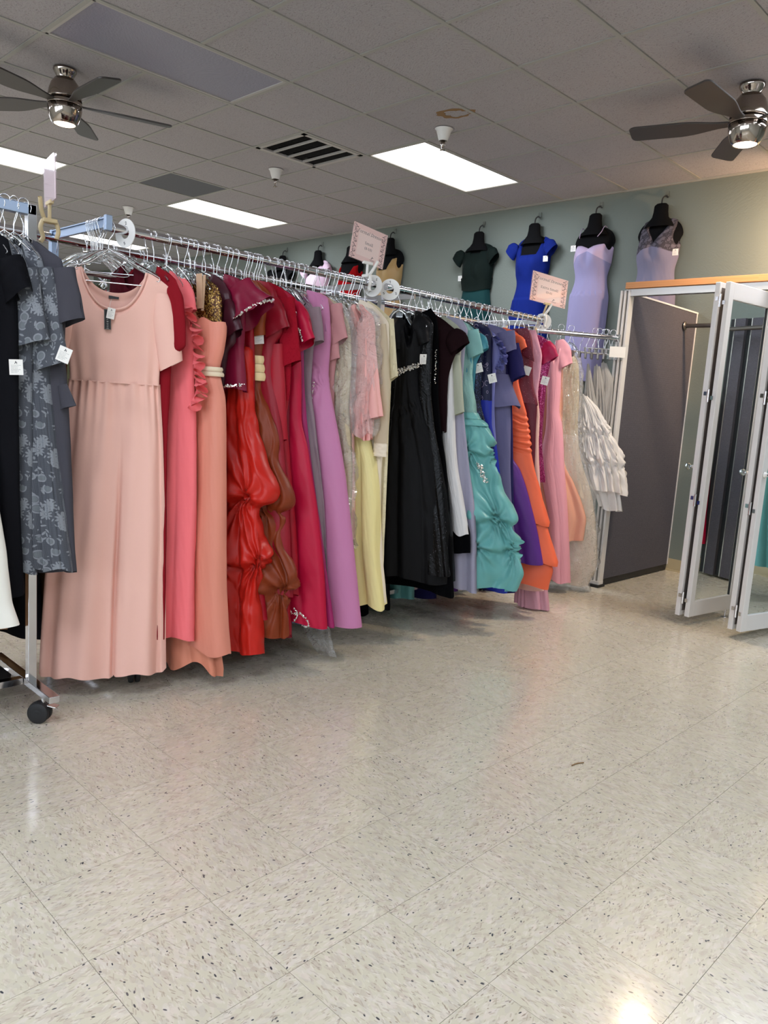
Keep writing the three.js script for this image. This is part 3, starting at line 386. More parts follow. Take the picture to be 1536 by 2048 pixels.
// ---------------------------------------------------------------- one hanging garment from its measured rows
const HUNG = [];   // what hangs where on the front rails, for the labels of the hooks between
function garment(d, k) {
  const t = thing(d.n, d.l, d.c, [d.p[0], 0, d.p[1]], d.t), hem = d.o[d.o.length - 1][1], ySh = d.o[0][1], sd = k * 1.37 + 2;
  const rowsO = d.o.map(([x, y]) => [y, x]), out = curve(rowsO), rowsI = d.i ? d.i.map(([x, y]) => [y, x]) : d.o.map(([x, y]) => [y, -clamp(x * .75 + .02, .06, y > 1.3 ? .15 : .22)]), inn = curve(rowsI);
  const bq = y => lerp(d.b[0], d.b[1], smooth((ySh - y) / Math.max(.2, ySh - hem))), yw = d.w ?? lerp(ySh, hem, .3), [tf, tb] = clothTop(d.top, out, inn, ySh), pinch = d.top === 'neck' ? .07 : 0;
  const hw = d.hw ?? .009, floorY = Math.max(.008, hem), bottom = (A, X) => Math.max(.008, floorY + hw * Math.sin(A * 9 + sd) + (d.hs || .008) * -X), fo1 = folds(d.f[0], d.f[1], yw, hem, sd, { ties: d.ties, ruch: d.ruch, gathers: d.gathers, puff: d.puff, rough: d.rough, crease: d.crease });
  const fo = !d.gp ? fo1 : (A, y, X) => { let v = fo1(A, y, X); const o = out(y), i = inn(y), x = (o + i) / 2 + (o - i) / 2 * X; for (const [gx, gy, R, n, amp, a0, a1] of d.gp) { const dx = x - gx, dy = y - gy, r = Math.hypot(dx, dy) + .004, an = Math.atan2(dx, -dy), m = smooth((an - a0) / .25) * smooth((a1 - an) / .25), cc = Math.abs(Math.cos(an * n)); v += amp * m * (Math.pow(cc, .6) * 1.6 - 1) * smooth(r / .03) * Math.exp(-r / R); } return v; };
  const base = { out, inn, b: bq, topF: tf, topB: tb, bottom, fold: fo, pinch }, m1 = M[d.m], mB = d.m2b ? M[d.m2b] : m1, mS = d.m2 ? M[d.m2] : m1;
  if (d.w && yw > hem + .12 && yw < ySh - .05) { part(t, 'bodice', loft({ ...base, to: yw - .003, ny: 36 }), mB); part(t, 'skirt', loft({ ...base, from: yw, ny: d.ties ? 110 : 72, nx: 120 }), mS); }
  else part(t, d.c === 'petticoat' || d.c === 'skirt' ? 'skirt' : 'bodice', loft({ ...base, ny: 84, nx: 120 }), m1);
  const zf = (x, y) => { const o = out(y), i = inn(y), h = (o - i) / 2, xn = clamp((x - (o + i) / 2) / h, -1, 1); return bq(y) * Math.pow(Math.max(0, 1 - xn * xn), .4); };
  for (const q of d.parts || []) {
    if (q.k === 'tag') tagMesh(t, q.at[0], q.at[1], zf(q.at[0], q.at[1]) + .02 + (q.dz || 0), q.rot, q);
    if (q.k === 'sleeve') { part(t, 'sleeve', limb(q.a, q.b, q.r[0], q.r[1], { z: .012, sd, flare: q.flare, flat: .55, tilt: .012 }), M[q.m]);
      if (q.bead) { const ax = V(q.b[0] - q.a[0], q.b[1] - q.a[1], 0).normalize(), e = V(-ax.y, ax.x, 0), R = q.r[1] * 1.38, pts = []; for (let j = 0; j <= 12; j++) { const a = j / 12 * Math.PI; pts.push([q.b[0] + e.x * Math.cos(a) * R, q.b[1] + e.y * Math.cos(a) * R + .004, .014 + Math.sin(a) * R * .56]); } part(t, 'bead_trim', beads(pts, 60, { size: 1.3 }), M.silver, 'silver bead edging on the sleeve').userData.kind = 'stuff'; } }
    if (q.k === 'cap') { part(t, 'sleeve', limb(q.a, q.b, q.r[0], q.r[1], { z: .01, sd, cap: 1, flat: .6, tilt: .015, wave: .12 }), M[q.m]); if (q.bead) { const pts = [[q.a[0] + .01, q.a[1] - .03, .05], [q.a[0] + .035, q.a[1] - .05, .05], [q.a[0] + .02, q.a[1] - .09, .052], [q.b[0] + .0, q.b[1] + .06, .05], [q.b[0] + .01, q.b[1] + .02, .045]]; part(t, 'bead_trim', beads(pts, 46), M.silver, 'silver beads in a curling line on the sleeve').userData.kind = 'stuff'; } }
    if (q.k === 'bishop') { part(t, 'sleeve', limb(q.a, [q.b[0], q.b[1] + .06], q.r[0], q.r[1] * .8, { z: .03, sd, puff: 1, flat: .6 }), M[q.m]); part(t, 'cuff', limb([q.b[0], q.b[1] + .062], q.b, .036, .036, { z: .03, flat: .6, wave: .02, sd }), M.creamsat, 'cream satin cuff'); }
    if (q.k === 'belt') { const n = q.n || 1, H = (q.y0 - q.y1) / n; for (let j = 0; j < n; j++) { const a = q.y0 - j * H, b = a - H * .96; part(t, 'sash_pleat', loft({ ...base, topF: () => a, topB: () => a, bottom: () => b, ny: 8, grow: .008 + .003 * j, fold: (A, y, X) => fo(A, y, X) * .6 + .004 * Math.sin(Math.PI * (a - y) / (a - b)), pinch: 0 }), M[q.m]); } }
    if (q.k === 'sash') part(t, 'sash', limb(q.a, q.b, .018, .03, { z: .03, flat: .3, sd }), M[q.m]);
    if (q.k === 'strap') { const L = Math.hypot(q.b[0] - q.a[0], q.b[1] - q.a[1]), g = box(q.w, L, .004, 0, L / 2, 0, .001), m = part(t, 'strap', g, M[q.m]); m.position.set(q.a[0], q.a[1] - .02, .012 + q.w * .3); m.rotation.z = -Math.atan2(q.b[0] - q.a[0], q.b[1] - q.a[1]); m.rotation.x = -.03; }
    if (q.k === 'beads') part(t, 'bead_trim', beads(q.path.map(([x, y]) => [x, y, zf(x, y) + .014]), q.n, { wide: q.wide, size: q.wide ? 1.15 : .85 }), M[q.m], 'sparkling bead trim').userData.kind = 'stuff';
    if (q.k === 'hembeads') { const o = out(hem + .012), i = inn(hem + .012), pts = []; for (let j = 0; j <= 14; j++) { const X = lerp(-.7, 1, j / 14); pts.push([(o + i) / 2 + (o - i) / 2 * X, bottom(.3, X) + .012, bq(hem) * Math.pow(Math.max(0, 1 - X * X), .4) + .012]); } part(t, 'bead_trim', beads(pts, 90, { size: 1.25 }), M.silver, 'silver bead edging along the hem').userData.kind = 'stuff'; }
    if (q.k === 'ruffle') { const cv = new THREE.CatmullRomCurve3(q.path.map(([x, y]) => V(x, y, zf(x, y) + .008))), NX = 130, NY = 5, pos = [], uv = [], idx = []; for (let c = 0; c <= NX; c++) { const p = cv.getPoint(c / NX); for (let r = 0; r <= NY; r++) { const v = r / NY, w = q.w * v, a = c * .72 + sd; pos.push(p.x + w * (.75 + .35 * Math.sin(a)), p.y - w * .35 + .012 * v * Math.sin(a * 1.3 + 1), p.z + .006 + w * .75 * Math.cos(a) + .01 * v); uv.push(c * .004, w); } } for (let c = 0; c < NX; c++) for (let r = 0; r < NY; r++) { const i = c * (NY + 1) + r, e = i + NY + 1; idx.push(i, i + 1, e, e, i + 1, e + 1); } const g = new THREE.BufferGeometry(); g.setAttribute('position', new THREE.Float32BufferAttribute(pos, 3)); g.setAttribute('uv', new THREE.Float32BufferAttribute(uv, 2)); g.setIndex(idx); g.computeVertexNormals(); part(t, 'ruffle', g, M[q.m]); }
    if (q.k === 'peplum' || q.k === 'tier') { const ro = q.o.map(([x, y]) => [y, x]), o2 = curve(ro), yb = q.o[q.o.length - 1][1], i2 = y => Math.min(inn(y), -.05); part(t, q.k === 'tier' ? 'flounce' : 'peplum', loft({ out: y => o2(y) + .004, inn: i2, b: y => bq(y) + .006 + .03 * smooth((q.y0 - y) / (q.y0 - yb)), topF: () => q.y0, topB: () => q.y0, bottom: (A, X) => yb + .012 * Math.sin(A * 11 + sd) - (q.k === 'tier' ? .01 : .012) * X, fold: folds(6, q.k === 'tier' ? .016 : .008, q.y0, yb, sd + 4), ny: 34 }), m1); }
    if (q.k === 'lapel') { const s = new THREE.Shape(q.o.map(p => new THREE.Vector2(...p))), g = new THREE.ExtrudeGeometry(s, { depth: .006, bevelEnabled: true, bevelSize: .003, bevelThickness: .003, bevelSegments: 2 }); g.translate(0, 0, d.b[0] + .012); part(t, 'lapel', g, m1); }
  }
  if (d.plastic) part(t, 'plastic_cover', loft({ ...base, bottom: (A) => Math.max(.01, hem - (d.n === 'bridal_gown' ? .05 : -.01) + .012 * Math.sin(A * 13)), grow: .018, fold: (A, y, X) => fo(A, y, X) * .5 + .024 * (.5 - Math.abs(noise.noise(A * 8 + y, y * 5, sd)) * 2) + .013 * (.5 - Math.abs(noise.noise(A * 19 - y * 4, y * 13, sd)) * 2), ny: 120, nx: 150 }), M.plastic, 'crinkled clear plastic cover');
  const short = d.hl || d.l.split(/ (?:with|between|behind|showing|whose|hanging|right|left|in|beside|over|under|just|at|glinting|peeking|as|one|gathered|directly|sparkling|above|clipped|nearest|,)/)[0].replace(/,.*/, '');
  if (d.p[0] === -2.8) HUNG.push([d.p[1], short]);
  if (d.hg) { const top = clamp((out(ySh) - inn(ySh)) / 2, .07, .2); hanger(d.p[0], d.p[1], d.t, `${d.hg === 'clip' ? 'chrome clip' : d.hg === 'wire' ? 'chrome wire' : 'clear plastic'} hanger holding the ${short}`.split(' ').slice(0, 15).join(' '), d.hg, top * .95); }
  return t;
}

// each garment: n name, l label, c category, m fabric, p place of its hook [x, z], t turn, o outer edge rows [across, height], i inner edge rows, b half depth at top and hem, f folds
const GOWNS=[
{n:"white_dress",l:"long white dress at the far left edge, its flared hem above the chrome rack foot",c:"dress",m:"white",p:[-2.79,-0.8],t:0.6,o:[[0.089,1.577],[0.103,1.299],[0.145,0.981],[0.206,0.655],[0.227,0.487],[0.253,0.404]],b:[0.03,0.05],top:"neck",f:[6,0.018],hg:"clear",w:0.981},
{n:"navy_dress",l:"black short sleeved dress with a white price tag, left of the two grey lace dresses",c:"dress",m:"blackmat",p:[-2.79,-0.9],t:0.6,o:[[0.108,1.657],[0.13,1.533],[0.141,1.31],[0.143,1.065],[0.15,0.813],[0.157,0.492]],b:[0.035,0.04],top:"neck",f:[5,0.012],hg:"clear",w:1.21,parts:[{k:"sleeve",a:[0.116,1.595],b:[0.159,1.484],r:[0.05,0.05],m:"blackmat"},{k:"tag",at:[0.148,1.254],rot:0.05}]},
{n:"lace_dress",l:"grey floral lace dress, left one of the two beside the black dress",c:"dress",m:"lace",p:[-2.79,-0.965],t:0.6,o:[[0.081,1.637],[0.114,1.542],[0.121,1.381],[0.118,1.215],[0.121,0.98],[0.125,0.72],[0.137,0.562]],b:[0.03,0.035],top:"neck",f:[6,0.014],hg:"clear",w:1.21,parts:[{k:"sleeve",a:[0.092,1.574],b:[0.121,1.331],r:[0.06,0.07],m:"lace"}],hl:"left grey lace dress"},
{n:"lace_dress",l:"grey floral lace dress, right one of the two, beside the charcoal dress",c:"dress",m:"lace",p:[-2.79,-1.01],t:0.6,o:[[0.07,1.661],[0.104,1.614],[0.13,1.485],[0.134,1.253],[0.154,1.051],[0.174,0.88],[0.197,0.706],[0.218,0.569]],b:[0.03,0.04],top:"neck",f:[7,0.016],hg:"clear",i:[[-0.034,1.674],[-0.027,1.478],[0.059,1.249],[0.063,0.975],[0.066,0.693],[0.07,0.549]],w:1.226,parts:[{k:"sleeve",a:[0.1,1.581],b:[0.149,1.262],r:[0.055,0.055],m:"lace"},{k:"sleeve",a:[0.078,1.548],b:[0.097,1.284],r:[0.05,0.045],m:"lace"}],hl:"right grey lace dress"},
{n:"charcoal_dress",l:"plain charcoal grey dress with a flared sleeve and a tilted white price tag",c:"dress",m:"charcoal",p:[-2.79,-1.05],t:0.55,o:[[0.084,1.651],[0.138,1.62],[0.153,1.523],[0.147,1.357],[0.164,1.155],[0.178,0.897],[0.191,0.668],[0.202,0.557]],b:[0.03,0.04],top:"neck",f:[5,0.01],hg:"clear",w:1.152,parts:[{k:"sleeve",a:[0.142,1.588],b:[0.172,1.411],r:[0.05,0.055],m:"charcoal"},{k:"tag",at:[0.194,1.306],rot:-0.35,dz:0.045},{k:"sash",a:[0.163,1.206],b:[0.185,1.131],m:"charcoal"}]},
{n:"burgundy_dress",l:"dark burgundy scoop neck dress directly behind the blush pink dress",c:"dress",m:"burgundy",p:[-2.8,-1.43],t:0.5,o:[[0.065,1.638],[0.087,1.611],[0.1,1.355],[0.108,0.784],[0.122,0.202]],b:[0.02,0.03],top:"neck",f:[7,0.02],hg:"clear",w:1.242},
{n:"red_dress",l:"dark red dress between the blush pink and the ruffled coral dress",c:"dress",m:"dred",p:[-2.8,-1.5],t:0.3,o:[[0.146,1.619],[0.183,1.546],[0.201,1.382],[0.132,1.324],[0.125,0.981],[0.131,0.586],[0.137,0.236]],b:[0.03,0.035],top:"neck",f:[5,0.012],hg:"clear",w:1.275},
{n:"satin_gown",l:"peach satin gown whose curled train shows below the coral dress",c:"gown",m:"peach2",p:[-2.8,-1.685],t:0.3,o:[[0.057,1.532],[0.073,1.454],[0.081,1.258],[0.114,0.775],[0.158,0.362],[0.215,0.077]],b:[0.03,0.06],top:"neck",f:[6,0.03],hg:"clear",i:[[-0.02,1.531],[-0.01,1.254],[-0.046,0.756],[-0.073,0.32],[-0.082,0.005]],w:1.258,hw:0.03},
{n:"chiffon_dress",l:"coral chiffon dress with a cascading ruffle down its side",c:"gown",m:"coral",p:[-2.8,-1.585],t:0.35,o:[[0.053,1.648],[0.093,1.622],[0.11,1.549],[0.136,1.369],[0.146,1.207],[0.156,1.081],[0.165,0.785],[0.162,0.582],[0.166,0.212]],b:[0.03,0.04],top:"neck",f:[5,0.022],hg:"clear",w:1.175,parts:[{k:"ruffle",path:[[0.096,1.539],[0.132,1.464],[0.148,1.37],[0.158,1.275],[0.17,1.227],[0.144,1.154]],w:0.045,m:"coral2"},{k:"cap",a:[0.078,1.633],b:[0.102,1.498],r:[0.05,0.045],m:"coral"}]},
{n:"satin_gown",l:"salmon satin gown with a cream belt and wide beige straps",c:"gown",m:"salmon",p:[-2.8,-1.66],t:0.35,o:[[0.206,1.493],[0.21,1.451],[0.201,1.378],[0.183,1.301],[0.195,1.253],[0.215,1.185],[0.234,0.789],[0.245,0.483],[0.264,0.277],[0.282,0.157]],b:[0.035,0.05],top:"strapless",f:[2,0.008],hg:"clear",i:[[0.043,1.539],[0.044,1.49],[0.049,1.373],[0.052,1.295],[0.056,1.176],[0.061,0.77],[0.067,0.455],[0.067,0.24],[0.069,0.121]],w:1.276,parts:[{k:"belt",y0:1.311,y1:1.274,m:"cream",n:2},{k:"strap",a:[0.098,1.553],b:[0.086,1.686],w:0.028,m:"beige"},{k:"strap",a:[0.106,1.545],b:[0.108,1.682],w:0.012,m:"beige"}],rough:0.3},
{n:"sequin_gown",l:"gold sequinned bodice glinting behind the beige straps of the salmon gown",c:"gown",m:"goldseq",p:[-2.8,-1.705],t:0.3,o:[[0.123,1.621],[0.143,1.564],[0.147,1.477],[0.149,1.262],[0.17,0.781],[0.193,0.258]],b:[0.03,0.03],top:"neck",f:[7,0.02],hg:"clear",w:1.379,m2:"burgundy"},
{n:"taffeta_gown",l:"dark plum taffeta gown with a sheer shoulder beside the gold sequins",c:"gown",m:"plum",p:[-2.8,-1.755],t:0.3,o:[[0.103,1.646],[0.135,1.6],[0.161,1.483],[0.166,1.421],[0.128,1.374],[0.117,1.224],[0.137,0.775],[0.16,0.265]],b:[0.03,0.035],top:"neck",f:[5,0.012],hg:"clear",w:1.343,parts:[{k:"cap",a:[0.126,1.58],b:[0.163,1.44],r:[0.045,0.05],m:"plum"}]},
{n:"beaded_jacket",l:"wine red satin jacket with silver beads along its flared sleeve and hem",c:"jacket",m:"wine",p:[-2.8,-1.81],t:0.25,o:[[0.119,1.669],[0.158,1.626],[0.156,1.508],[0.153,1.409],[0.163,1.31],[0.177,1.21]],b:[0.04,0.04],top:"neck",f:[3,0.008],hg:"clear",parts:[{k:"sleeve",a:[0.136,1.641],b:[0.205,1.52],r:[0.06,0.085],m:"wine",flare:1,bead:1},{k:"hembeads",n:46}],hs:-0.02},
{n:"taffeta_gown",l:"bright red taffeta gown gathered in two puffed tiers",c:"gown",m:"redtaf",p:[-2.8,-1.87],t:0.25,o:[[0.11,1.414],[0.135,1.388],[0.148,1.232],[0.168,1.074],[0.214,0.947],[0.266,0.832],[0.258,0.785],[0.217,0.75],[0.211,0.711],[0.23,0.622],[0.252,0.548],[0.245,0.491],[0.229,0.438],[0.229,0.386],[0.241,0.265],[0.257,0.125]],b:[0.04,0.06],top:"strapless",f:[5,0.025],hg:"clear",i:[[-0.016,1.411],[-0.007,1.224],[-0.001,0.969],[0.004,0.753],[0.02,0.535],[0.036,0.314],[0.053,0.083]],w:1.211,parts:[{k:"beads",path:[[0.11,1.414],[0.123,1.353],[0.121,1.302],[0.134,1.262]],n:30,m:"goldbead"}],ties:[0.771,0.501],gathers:3,puff:0.035},
{n:"satin_gown",l:"deep crimson satin gown peeking out right of the red taffeta gown hem",c:"gown",m:"crimson",p:[-2.8,-1.9],t:0.25,o:[[0.097,1.599],[0.116,1.396],[0.138,1.087],[0.168,0.772],[0.205,0.452],[0.242,0.265]],b:[0.025,0.035],top:"neck",f:[7,0.02],hg:"clear",w:1.19},
{n:"satin_gown",l:"copper brown satin gown with a pleated pale gold sash",c:"gown",m:"copper",p:[-2.8,-1.945],t:0.25,o:[[0.086,1.676],[0.144,1.625],[0.146,1.597],[0.123,1.524],[0.118,1.421],[0.119,1.266],[0.164,1.138],[0.211,1.016],[0.204,0.952],[0.285,0.787],[0.251,0.725],[0.271,0.706],[0.248,0.592],[0.293,0.517],[0.33,0.44],[0.299,0.375],[0.301,0.194]],b:[0.035,0.05],top:"neck",f:[5,0.03],hg:"clear",w:1.265,parts:[{k:"belt",y0:1.376,y1:1.271,m:"gold",n:3},{k:"cap",a:[0.095,1.605],b:[0.087,1.449],r:[0.045,0.05],m:"copper2"}],ties:[0.745,0.38],gathers:4,puff:0.03},
{n:"satin_gown",l:"dark red satin gown with a wide draped collar beside the copper gown",c:"gown",m:"dredsat",p:[-2.8,-1.97],t:0.25,o:[[0.113,1.678],[0.147,1.637],[0.179,1.527],[0.192,1.486],[0.159,1.424],[0.157,1.321],[0.183,1.197],[0.22,1.017],[0.253,0.822],[0.283,0.582],[0.311,0.381]],b:[0.035,0.04],top:"neck",f:[5,0.02],hg:"clear",w:1.193,parts:[{k:"cap",a:[0.143,1.616],b:[0.178,1.47],r:[0.05,0.055],m:"dredsat"},{k:"tag",at:[0.107,1.448],rot:0.1}]},
{n:"lace_gown",l:"red lace gown with a scalloped elbow sleeve and long satin skirt",c:"gown",m:"redlace",p:[-2.8,-2.02],t:0.25,o:[[0.132,1.66],[0.164,1.619],[0.183,1.553],[0.195,1.409],[0.194,1.242],[0.179,1.136],[0.199,0.987],[0.256,0.668],[0.293,0.371]],b:[0.035,0.04],top:"neck",f:[5,0.02],hg:"clear",w:1.197,parts:[{k:"sleeve",a:[0.153,1.615],b:[0.204,1.347],r:[0.05,0.045],m:"redlace"},{k:"tag",at:[0.064,1.398],rot:0.35}],m2:"crimson"},
{n:"sleeved_gown",l:"crimson long sleeved gown with its empty sleeve hanging in front of the lace gown",c:"gown",m:"crimson",p:[-2.8,-1.995],t:0.25,o:[[0.138,1.53],[0.151,1.406],[0.166,1.239],[0.194,1.03],[0.22,0.774],[0.282,0.186]],b:[0.03,0.04],top:"neck",f:[5,0.02],hg:"clear",w:1.217,parts:[{k:"sleeve",a:[0.134,1.426],b:[0.179,1.018],r:[0.045,0.04],m:"crimson"}]},
{n:"satin_gown",l:"maroon satin gown behind the crimson gown, hem a little above the floor",c:"gown",m:"maroon",p:[-2.8,-2.06],t:0.2,o:[[0.11,1.62],[0.145,1.411],[0.165,1.093],[0.196,0.769],[0.216,0.549],[0.235,0.162]],b:[0.03,0.035],top:"neck",f:[7,0.02],hg:"clear",w:1.156},
{n:"beaded_gown",l:"bright crimson satin gown with beaded puff sleeve and beaded flower hem",c:"gown",m:"magenta",p:[-2.8,-2.1],t:0.25,o:[[0.119,1.632],[0.164,1.584],[0.164,1.5],[0.156,1.418],[0.168,1.314],[0.182,1.125],[0.225,0.998],[0.258,0.862],[0.29,0.74],[0.339,0.479],[0.374,0.232]],b:[0.04,0.06],top:"neck",f:[4,0.016],hg:"clear",w:1.243,parts:[{k:"cap",a:[0.131,1.613],b:[0.19,1.433],r:[0.055,0.06],m:"magenta",bead:1},{k:"beads",path:[[0.223,0.285],[0.246,0.271],[0.271,0.28],[0.29,0.27],[0.313,0.252],[0.32,0.23],[0.293,0.225]],n:60,m:"silver"},{k:"beads",path:[[0.245,0.298],[0.263,0.269],[0.248,0.239]],n:24,m:"silver"}]},
{n:"satin_gown",l:"purple magenta satin skirt showing between the crimson and lilac gowns",c:"gown",m:"purplemag",p:[-2.8,-2.135],t:0.25,o:[[0.114,1.588],[0.141,1.418],[0.165,1.204],[0.209,0.944],[0.282,0.641],[0.337,0.425],[0.385,0.229]],b:[0.03,0.035],top:"neck",f:[7,0.02],hg:"clear",w:1.203},
{n:"dress",l:"pale periwinkle blue dress as a thin strip left of the lilac gown",c:"dress",m:"peri",p:[-2.8,-2.165],t:0.2,o:[[0.104,1.613],[0.119,1.42],[0.122,1.29],[0.153,1.125],[0.196,0.894],[0.248,0.636],[0.323,0.2]],b:[0.025,0.03],top:"neck",f:[7,0.02],hg:"clear",w:1.246},
{n:"dress",l:"grey mauve dress with a turned back short sleeve beside the lilac gown",c:"dress",m:"mauve",p:[-2.8,-2.195],t:0.2,o:[[0.101,1.625],[0.143,1.591],[0.159,1.51],[0.143,1.423],[0.14,1.293],[0.176,1.097],[0.249,0.769],[0.319,0.255]],b:[0.03,0.03],top:"neck",f:[7,0.02],hg:"clear",w:1.247,parts:[{k:"sleeve",a:[0.126,1.599],b:[0.15,1.445],r:[0.05,0.055],m:"mauve"}]},
{n:"satin_gown",l:"orchid lilac satin gown with ruched glittering waist, widest skirt before the plastic covers",c:"gown",m:"lilac",p:[-2.8,-2.25],t:0.3,o:[[0.104,1.675],[0.144,1.658],[0.168,1.528],[0.172,1.474],[0.168,1.342],[0.176,1.285],[0.224,1.113],[0.28,0.9],[0.315,0.734],[0.365,0.463],[0.411,0.213]],b:[0.04,0.07],top:"neck",f:[2,0.012],hg:"clear",w:1.274,parts:[{k:"beads",path:[[0.129,1.285],[0.123,1.207],[0.146,1.096],[0.127,0.981],[0.125,0.843]],n:60,m:"silver"},{k:"strap",a:[0.153,1.528],b:[0.121,1.664],w:0.018,m:"lilac2"}],rough:0.35,gp:[[0.164,1.316,0.1,9,0.012,-2.6,0.25]]},
{n:"dress",l:"dusty pink short sleeved dress right of the orchid lilac gown",c:"dress",m:"dpink",p:[-2.8,-2.32],t:0.25,o:[[0.099,1.66],[0.145,1.612],[0.162,1.524],[0.156,1.458],[0.145,1.301],[0.188,0.987],[0.259,0.53]],b:[0.03,0.03],top:"neck",f:[7,0.02],hg:"clear",w:1.3,parts:[{k:"sleeve",a:[0.128,1.629],b:[0.172,1.467],r:[0.045,0.045],m:"dpink"},{k:"sleeve",a:[0.112,1.546],b:[0.134,1.382],r:[0.045,0.045],m:"dpink"}]},
{n:"lace_gown",l:"beige gold lace gown in a crinkled clear plastic cover",c:"gown",m:"beigelace",p:[-2.8,-2.37],t:0.25,o:[[0.104,1.64],[0.14,1.596],[0.172,1.53],[0.19,1.352],[0.187,1.2],[0.205,1.055],[0.22,0.92],[0.236,0.617],[0.254,0.525]],b:[0.03,0.035],top:"neck",f:[6,0.02],hg:"clear",w:1.304,plastic:1},
{n:"chiffon_gown",l:"pale pink chiffon gown whose skirt shows left of the yellow gown",c:"gown",m:"pinkchif",p:[-2.8,-2.405],t:0.25,o:[[0.11,1.578],[0.147,1.443],[0.172,1.217],[0.193,1.033],[0.203,0.894],[0.213,0.754],[0.221,0.569]],b:[0.025,0.03],top:"neck",f:[7,0.02],hg:"clear",w:1.306},
{n:"dress",l:"pale pink dress with a ruffled sleeve under a glossy clear plastic cover",c:"dress",m:"ppink",p:[-2.8,-2.455],t:0.3,o:[[0.167,1.639],[0.214,1.599],[0.233,1.451],[0.243,1.315],[0.236,1.223],[0.241,1.047]],b:[0.035,0.04],top:"neck",f:[7,0.02],hg:"clear",i:[[0.087,1.638],[0.1,1.447],[0.115,1.309],[0.142,1.039]],w:1.219,parts:[{k:"sleeve",a:[0.216,1.473],b:[0.248,1.136],r:[0.025,0.04],m:"ppink",flare:1}],plastic:1},
{n:"satin_gown",l:"pale yellow satin gown hanging below the pink plastic covered dress",c:"gown",m:"yellow",p:[-2.8,-2.505],t:0.3,o:[[0.102,1.59],[0.144,1.453],[0.166,1.221],[0.196,1.037],[0.233,0.933],[0.262,0.762],[0.281,0.507],[0.33,0.244]],b:[0.04,0.06],top:"neck",f:[5,0.024],hg:"clear",i:[[0.021,1.589],[0.046,1.214],[0.109,1.027],[0.129,0.739],[0.157,0.496],[0.195,0.201]],w:1.051},
{n:"lace_gown",l:"cream gown with a sheer chiffon bishop sleeve and satin cuff",c:"gown",m:"creamsat",p:[-2.8,-2.56],t:0.25,o:[[0.131,1.661],[0.189,1.615],[0.22,1.574],[0.234,1.321],[0.226,0.99],[0.233,0.749],[0.304,0.267]],b:[0.03,0.035],top:"neck",f:[7,0.02],hg:"clear",w:1.223,parts:[{k:"bishop",a:[0.187,1.573],b:[0.234,0.962],r:[0.04,0.05],m:"sheer"}]},
{n:"lace_gown",l:"ivory corded lace gown with a long narrow sleeve beside the black gown",c:"gown",m:"ivlace",p:[-2.8,-2.61],t:0.2,o:[[0.145,1.643],[0.194,1.601],[0.216,1.463],[0.218,1.228],[0.228,0.747],[0.235,0.35]],b:[0.03,0.03],top:"neck",f:[7,0.02],hg:"clear",w:1.272,parts:[{k:"sleeve",a:[0.186,1.601],b:[0.233,1.325],r:[0.03,0.026],m:"ivlace"}]},
{n:"satin_gown",l:"long black satin gown with silver beaded waist and full pleated skirt",c:"gown",m:"black",p:[-2.8,-2.9],t:0.62,o:[[0.125,1.616],[0.134,1.492],[0.122,1.372],[0.141,1.254],[0.186,1.139],[0.232,1.042],[0.286,0.89],[0.323,0.741],[0.353,0.568],[0.382,0.302]],b:[0.05,0.08],top:"neck",f:[5,0.02],hg:"clear",i:[[-0.011,1.61],[-0.005,1.484],[0.003,1.365],[0.001,1.245],[-0.011,1.099],[-0.023,0.968],[-0.031,0.849],[-0.035,0.675],[-0.029,0.533],[-0.008,0.262]],w:1.388,parts:[{k:"beads",path:[[0.005,1.366],[0.036,1.375],[0.069,1.392],[0.099,1.404],[0.124,1.413]],n:110,m:"silver",wide:1},{k:"cap",a:[0.101,1.655],b:[0.132,1.517],r:[0.06,0.05],m:"black"},{k:"cap",a:[0.01,1.636],b:[-0.0,1.484],r:[0.05,0.045],m:"black"},{k:"tag",at:[0.145,1.445],rot:0.06}],gp:[[0.132,1.238,0.22,6,0.012,-1.5,0.4]]},
{n:"sequin_gown",l:"black sequin gown sparkling just right of the long black satin gown",c:"gown",m:"blackseq",p:[-2.8,-2.965],t:0.2,o:[[0.119,1.663],[0.152,1.618],[0.161,1.444],[0.169,1.293],[0.201,1.116],[0.252,0.941],[0.293,0.739],[0.362,0.357]],b:[0.03,0.03],top:"neck",f:[7,0.02],hg:"clear",w:1.266},
{n:"velvet_gown",l:"plain black velvet gown with a beaded edge left of the white satin skirt",c:"gown",m:"blackvel",p:[-2.8,-3.02],t:0.2,o:[[0.091,1.71],[0.127,1.664],[0.153,1.506],[0.174,1.26],[0.204,1.092],[0.241,0.94],[0.277,0.734],[0.348,0.24]],b:[0.03,0.035],top:"neck",f:[7,0.02],hg:"clear",w:1.294,parts:[{k:"beads",path:[[0.151,1.498],[0.157,1.423],[0.162,1.334]],n:26,m:"silver"}]},
{n:"dress",l:"dark brown velvet dress with a soft cap sleeve above the silver satin skirt",c:"dress",m:"dkbrown",p:[-2.8,-3.07],t:0.3,o:[[0.164,1.632],[0.206,1.597],[0.218,1.532],[0.193,1.429],[0.18,1.351],[0.187,1.092]],b:[0.035,0.035],top:"neck",f:[7,0.02],hg:"clear",w:1.349,parts:[{k:"cap",a:[0.189,1.607],b:[0.231,1.507],r:[0.06,0.055],m:"dkbrown"}]},
